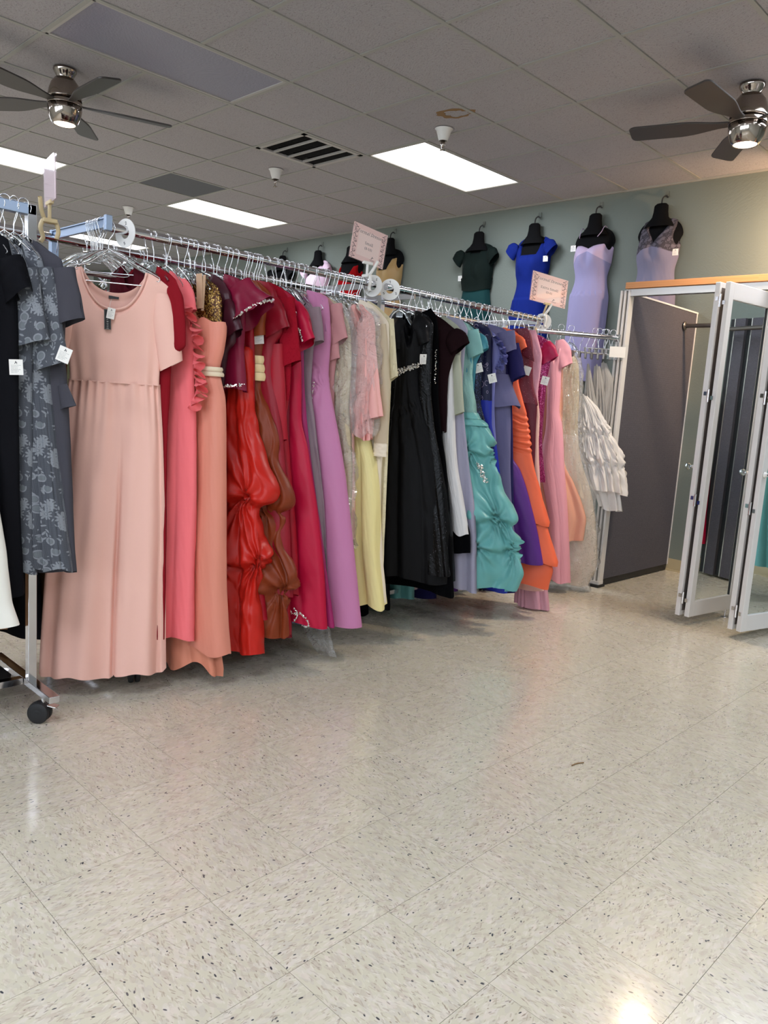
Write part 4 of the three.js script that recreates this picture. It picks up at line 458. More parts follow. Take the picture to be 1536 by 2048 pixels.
{n:"satin_gown",l:"silver white satin skirt with a straight hem above the black tulle",c:"gown",m:"silversat",p:[-2.8,-3.11],t:0.35,o:[[0.158,1.509],[0.17,1.406],[0.202,1.123],[0.23,0.92],[0.271,0.764],[0.304,0.649],[0.329,0.549]],b:[0.03,0.05],top:"strapless",f:[2,0.009],hg:"clear",i:[[0.134,1.498],[0.133,1.404],[0.136,1.232],[0.141,1.036],[0.148,0.913],[0.183,0.8],[0.217,0.638],[0.234,0.531]],w:1.392},
{n:"tulle_dress",l:"black tulle underskirt showing below the silver white satin hem",c:"dress",m:"blackvel",p:[-2.8,-3.125],t:0.3,o:[[0.128,1.612],[0.162,1.406],[0.204,0.988],[0.28,0.674],[0.333,0.551],[0.342,0.452]],b:[0.02,0.03],top:"neck",f:[10,0.02],hg:"clear",w:1.251},
{n:"satin_dress",l:"sage green satin dress with a long flat sleeve panel",c:"dress",m:"sage",p:[-2.8,-3.15],t:0.3,o:[[0.148,1.641],[0.173,1.61],[0.182,1.513],[0.184,1.357],[0.186,1.199]],b:[0.025,0.025],top:"neck",f:[7,0.02],hg:"clear",w:1.301,parts:[{k:"sleeve",a:[0.156,1.481],b:[0.196,1.176],r:[0.03,0.042],m:"sage"}]},
{n:"crepe_gown",l:"grey lavender crepe gown with a long pleated skirt left of the aqua gown",c:"gown",m:"lav",p:[-2.8,-3.2],t:0.25,o:[[0.146,1.671],[0.18,1.615],[0.172,1.542],[0.176,1.359],[0.195,1.185],[0.222,1.043],[0.254,0.885],[0.298,0.657],[0.338,0.238]],b:[0.03,0.04],top:"neck",f:[6,0.025],hg:"clear",w:1.304},
{n:"taffeta_gown",l:"aqua taffeta gown with lace bodice and gathered bubble skirt",c:"gown",m:"aqua",p:[-2.8,-3.27],t:0.4,o:[[0.135,1.656],[0.16,1.625],[0.172,1.418],[0.17,1.378],[0.2,1.259],[0.224,1.169],[0.27,1.129],[0.307,1.058],[0.301,0.995],[0.325,0.973],[0.326,0.935],[0.363,0.859],[0.382,0.776],[0.43,0.702],[0.468,0.588],[0.506,0.469],[0.526,0.34],[0.499,0.244]],b:[0.05,0.08],top:"neck",f:[9,0.04],hg:"clear",w:1.158,parts:[{k:"sleeve",a:[0.144,1.624],b:[0.18,1.488],r:[0.045,0.045],m:"aqualace0"},{k:"belt",y0:1.19,y1:1.12,m:"aqua",n:2},{k:"beads",path:[[0.26,0.923],[0.279,0.89],[0.293,0.858],[0.313,0.827]],n:70,m:"silver",wide:1},{k:"cap",a:[0.135,1.523],b:[0.145,1.404],r:[0.022,0.022],m:"teal"}],crease:0.036,m2b:"aqualace",ties:[0.975,0.615,0.459],gathers:6,puff:0.03,rough:2},
{n:"dress",l:"teal blue dress with a short sleeve right of the aqua lace bodice",c:"dress",m:"teal",p:[-2.8,-3.34],t:0.3,o:[[0.13,1.635],[0.17,1.578],[0.174,1.53],[0.149,1.448],[0.148,1.367],[0.152,1.259],[0.211,0.988],[0.319,0.442]],b:[0.03,0.03],top:"neck",f:[7,0.02],hg:"clear",w:1.311,parts:[{k:"cap",a:[0.141,1.614],b:[0.17,1.513],r:[0.05,0.045],m:"teal"},{k:"tag",at:[0.109,1.439],rot:-0.5,yel:1}]},
{n:"sequin_gown",l:"navy blue sequin gown between the teal and royal blue gowns",c:"gown",m:"navyseq",p:[-2.8,-3.39],t:0.25,o:[[0.117,1.634],[0.143,1.608],[0.158,1.452],[0.163,1.261],[0.205,1.127],[0.256,0.993],[0.352,0.444]],b:[0.03,0.03],top:"neck",f:[7,0.02],hg:"clear",w:1.259,parts:[{k:"tag",at:[0.147,1.433],rot:0.3}]},
{n:"embroidered_gown",l:"royal blue gown with a silver embroidered navy bodice",c:"gown",m:"royal",p:[-2.8,-3.44],t:0.3,o:[[0.139,1.657],[0.159,1.625],[0.178,1.419],[0.193,1.227],[0.2,1.141],[0.241,0.991],[0.366,0.208]],b:[0.03,0.03],top:"neck",f:[7,0.02],hg:"clear",w:1.262,parts:[{k:"tag",at:[0.19,1.384],rot:0.3}],m2b:"embroid"},
{n:"satin_gown",l:"periwinkle satin gown with a ruffled shoulder behind the slate blue dress",c:"gown",m:"periruf",p:[-2.8,-3.49],t:0.3,o:[[0.145,1.63],[0.185,1.571],[0.194,1.503],[0.17,1.419],[0.178,1.267],[0.218,0.989],[0.315,0.427]],b:[0.03,0.03],top:"neck",f:[7,0.02],hg:"clear",w:1.32,parts:[{k:"ruffle",path:[[0.137,1.619],[0.171,1.571],[0.191,1.511],[0.168,1.439]],w:0.045,m:"periruf"}]},
{n:"peplum_dress",l:"slate blue dress with a flared peplum over a long straight skirt",c:"dress",m:"slate",p:[-2.8,-3.55],t:0.4,o:[[0.158,1.666],[0.183,1.639],[0.18,1.55],[0.186,1.425],[0.22,1.301],[0.233,1.217],[0.257,0.957],[0.305,0.589],[0.332,0.484]],b:[0.04,0.05],top:"neck",f:[4,0.012],hg:"clear",w:1.382,parts:[{k:"peplum",y0:1.415,o:[[0.191,1.426],[0.235,1.33],[0.283,1.243]]},{k:"sleeve",a:[0.165,1.649],b:[0.19,1.534],r:[0.05,0.045],m:"slate"}]},
{n:"dress",l:"dark navy dress with a short sleeve behind the slate blue peplum dress",c:"dress",m:"indigo",p:[-2.8,-3.61],t:0.25,o:[[0.142,1.642],[0.19,1.582],[0.216,1.499],[0.205,1.359],[0.241,0.991],[0.332,0.167]],b:[0.03,0.03],top:"neck",f:[7,0.02],hg:"clear",w:1.299,parts:[{k:"sleeve",a:[0.178,1.581],b:[0.232,1.393],r:[0.045,0.05],m:"indigo"}]},
{n:"iridescent_gown",l:"violet purple gown whose skirt fans out right of the slate blue skirt",c:"gown",m:"purple",p:[-2.8,-3.66],t:0.35,o:[[0.116,1.614],[0.154,1.388],[0.178,1.131],[0.201,0.952],[0.255,0.875],[0.331,0.699],[0.388,0.538],[0.442,0.349]],b:[0.035,0.05],top:"neck",f:[4,0.014],hg:"clear",w:1.218},
{n:"tiered_gown",l:"coral orange satin gown with a ruched middle and flounced tiers",c:"gown",m:"orange",p:[-2.8,-3.72],t:0.35,o:[[0.116,1.671],[0.155,1.633],[0.144,1.564],[0.16,1.392],[0.2,1.279],[0.228,1.206],[0.263,1.06],[0.279,0.977],[0.309,0.88],[0.337,0.806]],b:[0.035,0.045],top:"neck",f:[4,0.014],hg:"clear",w:1.306,parts:[{k:"cap",a:[0.131,1.643],b:[0.163,1.553],r:[0.045,0.04],m:"orange"},{k:"tier",y0:0.82,o:[[0.309,0.88],[0.367,0.709],[0.415,0.578]]},{k:"tier",y0:0.564,o:[[0.382,0.622],[0.444,0.466],[0.488,0.35]]},{k:"tier",y0:0.335,o:[[0.41,0.386],[0.466,0.304],[0.446,0.205]]}],ruch:[1.219,0.954]},
{n:"beaded_jacket",l:"burgundy beaded jacket with a wide lapel and a blank white tag",c:"jacket",m:"burgbead",p:[-2.8,-3.79],t:0.35,o:[[0.144,1.697],[0.172,1.657],[0.197,1.515],[0.208,1.399],[0.251,1.262]],b:[0.035,0.035],top:"neck",f:[3,0.008],hg:"clear",parts:[{k:"lapel",o:[[0.103,1.684],[0.17,1.674],[0.216,1.504],[0.147,1.541]]},{k:"tag",at:[0.176,1.45],rot:-0.25,blank:1}]},
{n:"satin_dress",l:"burgundy satin skirt hanging under the beaded burgundy jacket",c:"skirt",m:"burgsk",p:[-2.8,-3.8],t:0.3,o:[[0.207,1.312],[0.243,1.259],[0.251,1.11],[0.26,0.925],[0.279,0.696]],b:[0.02,0.03],top:"strapless",f:[7,0.02],hg:null},
{n:"lace_gown",l:"pink lace gown showing as a narrow strip right of the burgundy lapel",c:"gown",m:"pklace",p:[-2.8,-3.85],t:0.3,o:[[0.166,1.691],[0.198,1.606],[0.218,1.531],[0.212,1.344],[0.233,1.193],[0.24,1.051],[0.287,0.695],[0.359,0.152]],b:[0.03,0.03],top:"neck",f:[7,0.02],hg:"clear",w:1.283,m2:"pinkchif"},
{n:"sequin_gown",l:"fuchsia gown with a satin collar and sequinned bodice",c:"gown",m:"fuchseq",p:[-2.8,-3.91],t:0.35,o:[[0.194,1.647],[0.227,1.613],[0.233,1.496],[0.223,1.408],[0.222,1.236],[0.228,1.08],[0.275,0.812]],b:[0.03,0.03],top:"neck",f:[7,0.02],hg:"clear",parts:[{k:"cap",a:[0.202,1.63],b:[0.236,1.52],r:[0.05,0.05],m:"fuchsia"},{k:"tag",at:[0.218,1.402],rot:-0.2}]},
{n:"chiffon_gown",l:"dusty pink chiffon gown whose low hem nearly touches the floor under the orange gown",c:"gown",m:"pinkhem",p:[-2.8,-3.95],t:0.3,o:[[0.082,1.582],[0.129,1.285],[0.17,0.985],[0.246,0.53],[0.304,0.193],[0.339,0.005]],b:[0.03,0.04],top:"neck",f:[8,0.025],hg:"clear",i:[[-0.013,1.58],[0.028,1.279],[0.064,0.975],[0.107,0.511],[0.137,0.165],[0.141,-0.016]],w:0.985},
{n:"satin_gown",l:"pale pink satin gown with a draped cap sleeve at the end of the low rail",c:"gown",m:"pink",p:[-2.935,-4.47],t:0.45,o:[[0.079,1.695],[0.13,1.642],[0.13,1.583],[0.114,1.507],[0.123,1.353],[0.127,1.237],[0.154,1.138],[0.199,0.839],[0.248,0.55],[0.311,0.078]],b:[0.05,0.07],top:"neck",f:[2,0.01],hg:"clear",i:[[-0.006,1.692],[0.013,1.562],[0.039,1.298],[0.046,1.114],[0.031,0.919],[0.06,0.757],[0.126,0.485],[0.173,0.03]],w:1.167,parts:[{k:"cap",a:[0.086,1.696],b:[0.132,1.521],r:[0.06,0.05],m:"pink"}],rough:0.3},
{n:"chiffon_gown",l:"peach chiffon gown with a puffed hem right of the pale pink gown",c:"gown",m:"peachchif",p:[-2.89,-4.56],t:0.4,o:[[0.039,1.504],[0.075,1.138],[0.113,0.883],[0.191,0.743],[0.255,0.609],[0.29,0.496],[0.286,0.37]],b:[0.04,0.06],top:"neck",f:[6,0.02],hg:"clear",w:0.973},
{n:"bridal_gown",l:"ivory lace gown in a long clear plastic cover beside the white petticoat",c:"gown",m:"beigelace",p:[-2.855,-4.63],t:0.5,o:[[0.026,1.623],[0.057,1.578],[0.079,1.489],[0.097,1.313],[0.108,1.127],[0.141,0.935],[0.231,0.699],[0.283,0.454],[0.31,0.193],[0.27,0.052]],b:[0.045,0.07],top:"neck",f:[7,0.022],hg:"clear",w:1.075,m2:"ivory",plastic:1},
{n:"petticoat",l:"white tiered cotton petticoat with lace trimmed flounces, nearest the grey panel",c:"petticoat",m:"whitecot",p:[-2.77,-4.8],t:0.55,o:[[-0.02,1.351],[0.062,1.271],[0.145,1.15],[0.23,0.998],[0.282,0.857],[0.311,0.706]],b:[0.05,0.09],top:"strapless",f:[8,0.03],hg:"clip",i:[[-0.06,1.349],[-0.046,1.143],[-0.022,0.971],[0.036,0.801],[0.079,0.646]],ties:[1.106,0.899],gathers:9,puff:0.014,hs:0.02},
{n:"petticoat",l:"second white petticoat with a ragged flounce hanging lower behind the first",c:"petticoat",m:"whitecot",p:[-2.735,-4.87],t:0.5,o:[[-0.068,1.319],[0.02,1.117],[0.132,0.882],[0.205,0.696],[0.225,0.574]],b:[0.04,0.07],top:"strapless",f:[9,0.03],hg:"clip",i:[[-0.109,1.316],[-0.085,1.074],[-0.033,0.832],[0.07,0.629],[0.11,0.534]]},
{n:"net_skirt",l:"grey white net skirt clipped behind the petticoats, left of three",c:"skirt",m:"net",p:[-2.755,-4.83],t:0.4,o:[[-0.05,1.57],[-0.008,1.422],[0.046,1.22],[0.085,0.981]],b:[0.025,0.04],top:"strapless",f:[8,0.02],hg:"clip",hl:"left grey net skirt behind the petticoats"},
{n:"net_skirt",l:"grey white net skirt clipped behind the petticoats, middle of three",c:"skirt",m:"net",p:[-2.73,-4.88],t:0.4,o:[[-0.022,1.562],[0.021,1.411],[0.06,1.224],[0.071,1.052]],b:[0.025,0.04],top:"strapless",f:[8,0.02],hg:"clip",hl:"middle grey net skirt behind the petticoats"},
{n:"net_skirt",l:"grey white net skirt clipped beside the white panel post",c:"skirt",m:"net",p:[-2.705,-4.925],t:0.4,o:[[-0.028,1.586],[0.035,1.429],[0.039,1.267],[0.031,1.146]],b:[0.025,0.04],top:"strapless",f:[8,0.02],hg:"clip",hl:"right grey net skirt behind the petticoats"}
];GOWNS.forEach((d, k) => garment(d, k));

// ---------------------------------------------------------------- the blush pink dress turned to face the aisle
{
  const t = thing('maxi_dress', 'blush pink short sleeved maxi dress facing the aisle, black and white tags at its neck', 'dress', [-2.78, 0, -1.36], 1.0);
  const out = curve([[1.64, .19], [1.6, .192], [1.5, .182], [1.37, .172], [1.226, .168], [1.2, .17], [1.05, .182], [.78, .196], [.4, .206], [.09, .214]]);
  const inn = curve([[1.64, -.19], [1.6, -.19], [1.5, -.182], [1.37, -.165], [1.226, -.153], [1.2, -.156], [1.05, -.17], [.78, -.2], [.4, -.235], [.09, -.253]]);
  const b = y => lerp(.018, .055, smooth((1.3 - y) / 1.2));
  const neck = (x, dp) => { const a = Math.abs(x), n = .6; return a > n ? lerp(1.634, 1.592, Math.pow((a - n) / (1 - n), 1.4)) : 1.634 - dp * Math.pow(1 - Math.pow(a / n, 2.4), .8); };
  const tf = x => neck(x, .14), tb = x => neck(x, .082), ph = 2.2;
  const bod = (A, y) => .0035 * Math.sin(A * 34 + Math.sin(A * 7)) * smooth((1.46 - y) / .22) + .004 * noise.noise(A * 8, y * 5, 1);
  const fo = (A, y) => { const s = clamp((1.226 - y) / 1.13, 0, 1), g = Math.exp(-(1.226 - y) * 9); const deep = Math.exp(-Math.pow((A - .435) / .012, 2)) * -.03 * smooth((s - .12) / .5); return deep + .006 * g * Math.sin(A * 62 + Math.sin(A * 9) * 2) + (.007 + .02 * s) * (.7 * Math.cos(A * Math.PI * 2 * 2.35 + ph + .5 * Math.sin(y * 2)) + .35 * Math.cos(A * Math.PI * 2 * 4.7 + 1 + y)) + .003 * noise.noise(A * 12, y * 4, 3); };
  const hem = A => .092 + .008 * Math.cos(A * Math.PI * 2 * 2.35 + ph) - (A > .43 && A < 1 ? .01 : 0);
  part(t, 'bodice', loft({ out, inn, b, topF: tf, topB: tb, bottom: () => 1.224, fold: bod, pinch: .03, nx: 160, ny: 50 }), M.blush);
  part(t, 'skirt', loft({ out, inn, b, topF: () => 1.227, topB: () => 1.227, bottom: hem, fold: fo, nx: 220, ny: 110 }), M.blush);
  part(t, 'waist_seam', loft({ out, inn, b, topF: () => 1.2285, topB: () => 1.2285, bottom: () => 1.2235, fold: (A, y) => .0035 + bod(A, 1.226) * .5, nx: 120, ny: 4 }), M.blush);
  const rim = (f, z) => { const pts = []; for (let k = 0; k <= 30; k++) { const x = lerp(-.6, .6, k / 30); pts.push([x * .19 + .0, f(x) - .002, z * Math.sqrt(1 - x * x) ** .6]); } return tube(pts, .0042, 50, 6); };
  part(t, 'neckband', [rim(tf, .018), rim(tb, -.016)], M.blush);
  part(t, 'sleeve', limb([.168, 1.565], [.212, 1.302], .052, .044, { z: .004, flat: .55, sd: 3, tilt: .016, cap: 1, wave: .03 }), M.blush);
  part(t, 'sleeve', limb([-.168, 1.565], [-.205, 1.31], .052, .044, { z: .004, flat: .5, sd: 5, tilt: -.012, cap: 1, wave: .03 }), M.blush);
  part(t, 'size_label', box(.036, .011, .0014, -.002, 1.536, -.0085), M.blackpl, 'black woven size label');
  T.brand = canvas(64, 192, (c, w, h) => { c.fillStyle = '#121316'; c.fillRect(0, 0, w, h); c.strokeStyle = '#8c8a86'; c.lineWidth = 2; c.strokeRect(4, 4, w - 8, h - 8); c.save(); c.translate(w / 2, h * .68); c.rotate(Math.PI / 2); c.fillStyle = '#d9d6d0'; c.font = '24px serif'; c.textAlign = 'center'; c.textBaseline = 'middle'; c.fillText('A R O S E', 6, 0); c.restore(); });
  const bt = part(t, 'brand_tag', new THREE.BoxGeometry(.0235, .072, .0012), std({ map: T.brand, roughness: .5 }), 'black hang tag with pale upright lettering'); bt.position.set(-.018, 1.452, .031); bt.rotation.z = .02;
  tagMesh(t, -.006, 1.474, .036, -.16).scale.set(.62, .78, 1);
  part(t, 'tag_string', tube([[-.008, 1.53, -.004], [-.01, 1.515, .02], [-.012, 1.49, .032]], .0006, 8, 4), M.whitepl);
  const h = thing('clothes_hanger', 'clear plastic hanger with chrome loops in the blush pink dress neckline', 'hanger', [-2.78, RY, -1.36], 1.0);
  part(h, 'hook', tube([[-.02, -.095, 0], [-.02, -.05, 0], [-.008, -.03, 0], [.0, -.004, 0], [-.008, .016, 0], [-.022, .02, 0], [-.038, .01, 0], [-.04, -.006, 0]], .0018, 30, 6), M.wire);
  const g = tube([[-.15, -.147, 0], [-.1, -.13, 0], [-.05, -.098, 0], [-.02, -.09, 0], [.02, -.098, 0], [.08, -.13, 0], [.15, -.163, 0]], .011, 30, 8); g.scale(1, 1, .45); part(h, 'shoulder_bar', g, M.clear);
  part(h, 'wire_arms', [tube([[-.02, -.08, .006], [-.09, -.135, .006], [-.145, -.15, .006], [-.158, -.158, .006], [-.15, -.168, .006], [-.125, -.16, .006]], .002, 26, 5), tube([[-.02, -.08, .006], [.06, -.12, .006], [.14, -.155, .006], [.162, -.168, .006], [.157, -.18, .006], [.13, -.17, .006]], .002, 26, 5)], M.wire);
  part(h, 'lower_bar', rod([-.128, -.198, .002], [.104, -.199, .002], .0026, 8), M.wire);
}
// three empty clear hangers bunched on the crossbar above the blush dress
[[-2.86, -1.352, .9], [-2.92, -1.355, 1.2], [-2.99, -1.35, .7]].forEach(([x, z, a], k) => { const t = hanger(x, z, a, ['first', 'second', 'third'][k] + ' empty clear plastic hanger from the front on the steel crossbar', 'clear', .17); t.position.y += .016; });

// ---------------------------------------------------------------- racks
const rr0 = .0168;
function caster(t, x, z, a, name = 'caster') { const c = new THREE.Group(); c.name = name; c.position.set(x, 0, z); c.rotation.y = a; t.add(c);
  for (const s of [-1, 1]) part(c, 'wheel', lathe([[0, -.01], [.02, -.011], [.036, -.009], [.0385, -.004], [.0385, .004], [.036, .009], [.02, .011], [0, .01]], 28).rotateZ(Math.PI / 2).translate(s * .0135, .0385, 0), M.rubber);
  part(c, 'hood', new THREE.SphereGeometry(.043, 18, 10, 0, Math.PI * 2, 0, 1.3).scale(.62, 1, 1).translate(0, .036, 0), M.rubber); part(c, 'stem', rod([0, .07, .012], [0, .1, .012], .007, 10), M.chrome); part(c, 'brake_tab', box(.03, .005, .034, .0, .073, .036, .002).rotateX(.18), M.steel, 'steel brake tab'); }
{ const t = thing('clothes_rack', 'chrome rolling clothes rack at the left edge with square post, foot bar and caster', 'rack', [-2.79, 0, -1.065]);
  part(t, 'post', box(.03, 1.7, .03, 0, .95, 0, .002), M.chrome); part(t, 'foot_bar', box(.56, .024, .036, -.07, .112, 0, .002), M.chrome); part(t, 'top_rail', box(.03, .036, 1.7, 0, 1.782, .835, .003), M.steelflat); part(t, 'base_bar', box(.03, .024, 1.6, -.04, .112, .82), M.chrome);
  caster(t, .112, .012, 2.3); caster(t, -.32, 0, .4); }
const rail = (t, a, b, name = 'rail') => part(t, name, rod(a, b, rr0, 20), M.chrome);
{ const t = thing('clothes_rack', 'long double rail chrome rack of peach, red and lilac gowns with a blue grey crossbar', 'rack', [0, 0, 0]);
  rail(t, [-2.8, RY, -1.34], [-2.8, RY, -2.715], 'front_rail'); rail(t, [-3.25, RY, -1.0], [-3.25, RY, -2.715], 'rear_rail');
  part(t, 'crossbar', [box(.47, .03, .012, -3.02, 1.795, -1.335, .002), box(.47, .004, .03, -3.02, 1.812, -1.338)], M.steelflat, 'steel crossbar with reflected daylight blue in its colour'); part(t, 'bar_cap', [box(.02, .055, .026, -2.785, 1.795, -1.335, .003), box(.02, .055, .026, -3.262, 1.79, -1.335, .003)], M.steelflat);
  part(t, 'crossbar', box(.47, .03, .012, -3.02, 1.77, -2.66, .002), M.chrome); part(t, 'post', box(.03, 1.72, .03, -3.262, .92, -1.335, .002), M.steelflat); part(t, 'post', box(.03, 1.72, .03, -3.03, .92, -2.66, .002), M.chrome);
  part(t, 'foot_bar', box(.5, .024, .036, -3.05, .112, -1.5, .002), M.chrome); part(t, 'base_bar', box(.03, .024, 1.35, -3.1, .112, -2.0), M.chrome); caster(t, -2.84, -1.5, 1.2); caster(t, -3.25, -1.5, .7); caster(t, -3.1, -2.62, .2); }
{ const t = thing('clothes_rack', 'long double rail chrome rack holding the black, aqua and orange gowns', 'rack', [0, 0, 0]);
  rail(t, [-2.8, RY, -2.79], [-2.8, RY, -4.215], 'front_rail'); rail(t, [-3.25, RY - .01, -2.8], [-3.25, RY - .01, -4.2], 'rear_rail');
  for (const z of [-2.99, -4.12]) { part(t, 'crossbar', box(.47, .03, .012, -3.02, 1.765, z, .002), M.chrome); part(t, 'post', box(.03, 1.72, .03, -3.03, .92, z, .002), M.chrome); }
  part(t, 'base_bar', box(.03, .024, 1.2, -3.03, .112, -3.55), M.chrome); caster(t, -3.03, -2.99, .5); caster(t, -3.03, -4.12, .9); }
{ const t = thing('low_rail', 'short low chrome rail running to the white panel post, with the petticoats', 'rail', [0, 0, 0]); rail(t, [-2.985, 1.748, -4.37], [-2.684, 1.751, -4.962], 'pipe'); part(t, 'bracket', box(.05, .05, .02, -2.688, 1.751, -4.955, .003), M.steel); part(t, 'end_clamp', box(.05, .05, .05, -2.985, 1.748, -4.37, .006), M.steel); part(t, 'drop_arm', rod([-2.985, 1.76, -4.37], [-3.03, 1.77, -4.14], .008, 10), M.steel); }
{ const t = thing('clothes_rack', 'further chrome rack seen between the hangers beyond the front racks', 'rack', [-4.6, 0, -1.6]); rail(t, [0, 1.7, .5], [0, 1.7, -2.6], 'rail'); for (const z of [.5, -2.6]) { part(t, 'post', box(.03, 1.7, .03, 0, .87, z, .002), M.chrome); part(t, 'foot_bar', box(.5, .024, .036, 0, .03, z), M.chrome); } }

// garments on the rear rail, seen through the hangers and under the hems
const REAR = [['olive_dress', 'olive green dress on the rear rail behind the red dresses', 'dress', 'olive', .5], ['maroon_dress', 'maroon dress on the rear rail behind the burgundy neckline', 'dress', 'maroon', .3], ['burgundy_gown', 'burgundy gown on the rear rail behind the coral dress', 'gown', 'burgundy', .16], ['red_gown', 'deep red gown on the rear rail behind the salmon gown', 'gown', 'dred', .14], ['plum_gown', 'plum gown on the rear rail behind the wine red jacket', 'gown', 'plum', .13], ['tan_dress', 'tan brown dress on the rear rail behind the red taffeta gown', 'dress', 'tan', .3], ['maroon_gown', 'maroon gown on the rear rail behind the copper gown', 'gown', 'maroon', .12], ['black_gown', 'black gown on the rear rail behind the red lace gown', 'gown', 'black', .1], ['mauve_gown', 'mauve gown on the rear rail behind the lilac gown', 'gown', 'mauve', .15], ['ivory_gown', 'ivory gown on the rear rail behind the yellow gown', 'gown', 'ivlace', .2],
  ['black_gown', 'black gown on the rear rail behind the long black satin gown', 'gown', 'blackvel', .05], ['black_gown', 'black satin gown on the rear rail with hem near the floor behind the silver skirt', 'gown', 'black', .04], ['aqua_gown', 'aqua gown on the rear rail whose hem shows below the lavender gown', 'gown', 'aqua', .1], ['navy_gown', 'dark navy gown on the rear rail behind the aqua gown', 'gown', 'indigo', .06], ['purple_gown', 'purple gown on the rear rail behind the slate blue dress', 'gown', 'purple', .12], ['coral_gown', 'coral gown on the rear rail behind the orange gown', 'gown', 'orange', .2], ['burgundy_gown', 'burgundy gown on the rear rail behind the beaded jacket', 'gown', 'burgundy', .12]];
REAR.forEach(([n, l, c, m, hem], k) => {
  const z = k < 10 ? -1.46 - k * .128 : -2.9 - (k - 10) * .2, big = k >= 10 ? .06 : .04;
  garment({ n, l, c, m, p: [-3.25, z], t: .12, o: [[.19, 1.56], [.165, 1.42], [.15, 1.22], [.22, .8], [.3, hem * .5 + .02]], b: [.035, big + .02], top: 'neck', f: [6, .024], w: 1.2, hg: 'wire', hl: l.replace(/ on the rear rail/, '').replace(/ whose .*/, '') + ', rear rail' }, 70 + k);
});
// garments on the far rack, most added to darken the floor under the racks
const FAR = [['pale lavender', 'fpink'], ['dark blue', 'indigo'], ['plum', 'plum'], ['rose red', 'fuchsia'], ['black', 'blackmat'], ['white', 'white'], ['brown', 'dkbrown'], ['charcoal', 'charcoal'], ['burgundy', 'burgundy'], ['olive', 'olive'], ['wine red', 'wine'], ['slate', 'slate'], ['maroon', 'maroon']];
FAR.forEach(([n, m], k) => garment({ n: 'dress', l: `long ${n} dress on the far rack, seen through the hangers`, c: 'dress', m, p: [-4.6, -1.15 - k * .235], t: .1, o: [[.19, 1.5], [.16, 1.2], [.27, .08 + (k % 3) * .05]], b: [.06, .11], top: 'neck', f: [5, .03], w: 1.15, hg: null }, 95 + k));
// more dark dresses on the first rack, left of the picture, which shade the floor under it
[-.68, -.5, -.3, -.1, .12, .34].forEach((z, k) => garment({ n: 'dress', l: ['black', 'navy', 'grey', 'brown', 'plum', 'green'][k] + ' dress on the first rack, just outside the left edge', c: 'dress', m: ['blackmat', 'indigo', 'charcoal', 'dkbrown', 'plum', 'olive'][k], p: [-2.79, z], t: .3, o: [[.19, 1.56], [.16, 1.2], [.24, .35]], b: [.05, .08], top: 'neck', f: [5, .02], w: 1.15, hg: null }, 110 + k));
[['brown', 'tan', -1.22, .2], ['black', 'blackmat', -1.08, .24], ['taupe', 'card', -.94, .3], ['dark blue', 'indigo', -.78, .2], ['black', 'blackmat', -.6, .15], ['grey', 'charcoal', -.4, .2]].forEach(([n, m, z, hem], k) => garment({ n: 'coat', l: `long ${n} coat behind the first rack's post, number ${['one', 'two', 'three', 'four', 'five', 'six'][k]} from the aisle end`, c: 'coat', m, p: [-3.16, z], t: .25, o: [[.19, 1.54], [.18, 1.2], [.26, hem]], b: [.05, .07], top: 'neck', f: [5, .02], w: 1.1, hg: null }, 130 + k));
// what the mirrored doors reflect: grey panels leaning on the back wall and a short rack of gowns, right of the picture
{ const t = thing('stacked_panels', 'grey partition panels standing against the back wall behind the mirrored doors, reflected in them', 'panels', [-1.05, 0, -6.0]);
  for (let k = 0; k < 4; k++) { part(t, 'panel', box(.085, 2.0, .04, -.21 + k * .14, 1.02, k * .012), M.panel); part(t, 'panel_edge', box(.008, 2.0, .044, -.163 + k * .14, 1.02, k * .012 + .002), M.alu); part(t, 'gap_shade_strip', box(.046, 2.0, .03, -.135 + k * .14, 1.02, k * .012 - .01), M.blackpl); } }  // black strips put in for the shade in the gaps between panels
{ const t = thing('clothes_rack', 'short chrome rack right of the stall, seen only in the mirrored doors', 'rack', [-.55, 0, -5.7]); rail(t, [0, 1.6, -.3], [0, 1.6, .8], 'rail'); rail(t, [.3, 1.66, -.3], [.3, 1.66, .8], 'rail'); for (const z of [-.3, .8]) part(t, 'post', box(.03, 1.6, .03, 0, .8, z, .002), M.chrome); }
[['crimson gown on the short rack, seen in the mirrored doors', 'magenta', -5.95, 0], ['ivory gown in clear plastic on the short rack, seen in the mirrored doors', 'ivory', -5.75, 1], ['navy gown on the short rack, seen in the mirrored doors', 'indigo', -5.5, 0], ['teal gown on the short rack, seen in the mirrored doors', 'aqua', -5.3, 0]].forEach(([l, m, z, pl], k) => garment({ n: 'gown', l, c: 'gown', m, p: [-.55, z], t: -.3, o: [[.18, 1.42], [.16, 1.1], [.28, .25]], b: [.05, .09], top: 'neck', f: [5, .03], w: 1.1, hg: null, plastic: pl }, 120 + k));
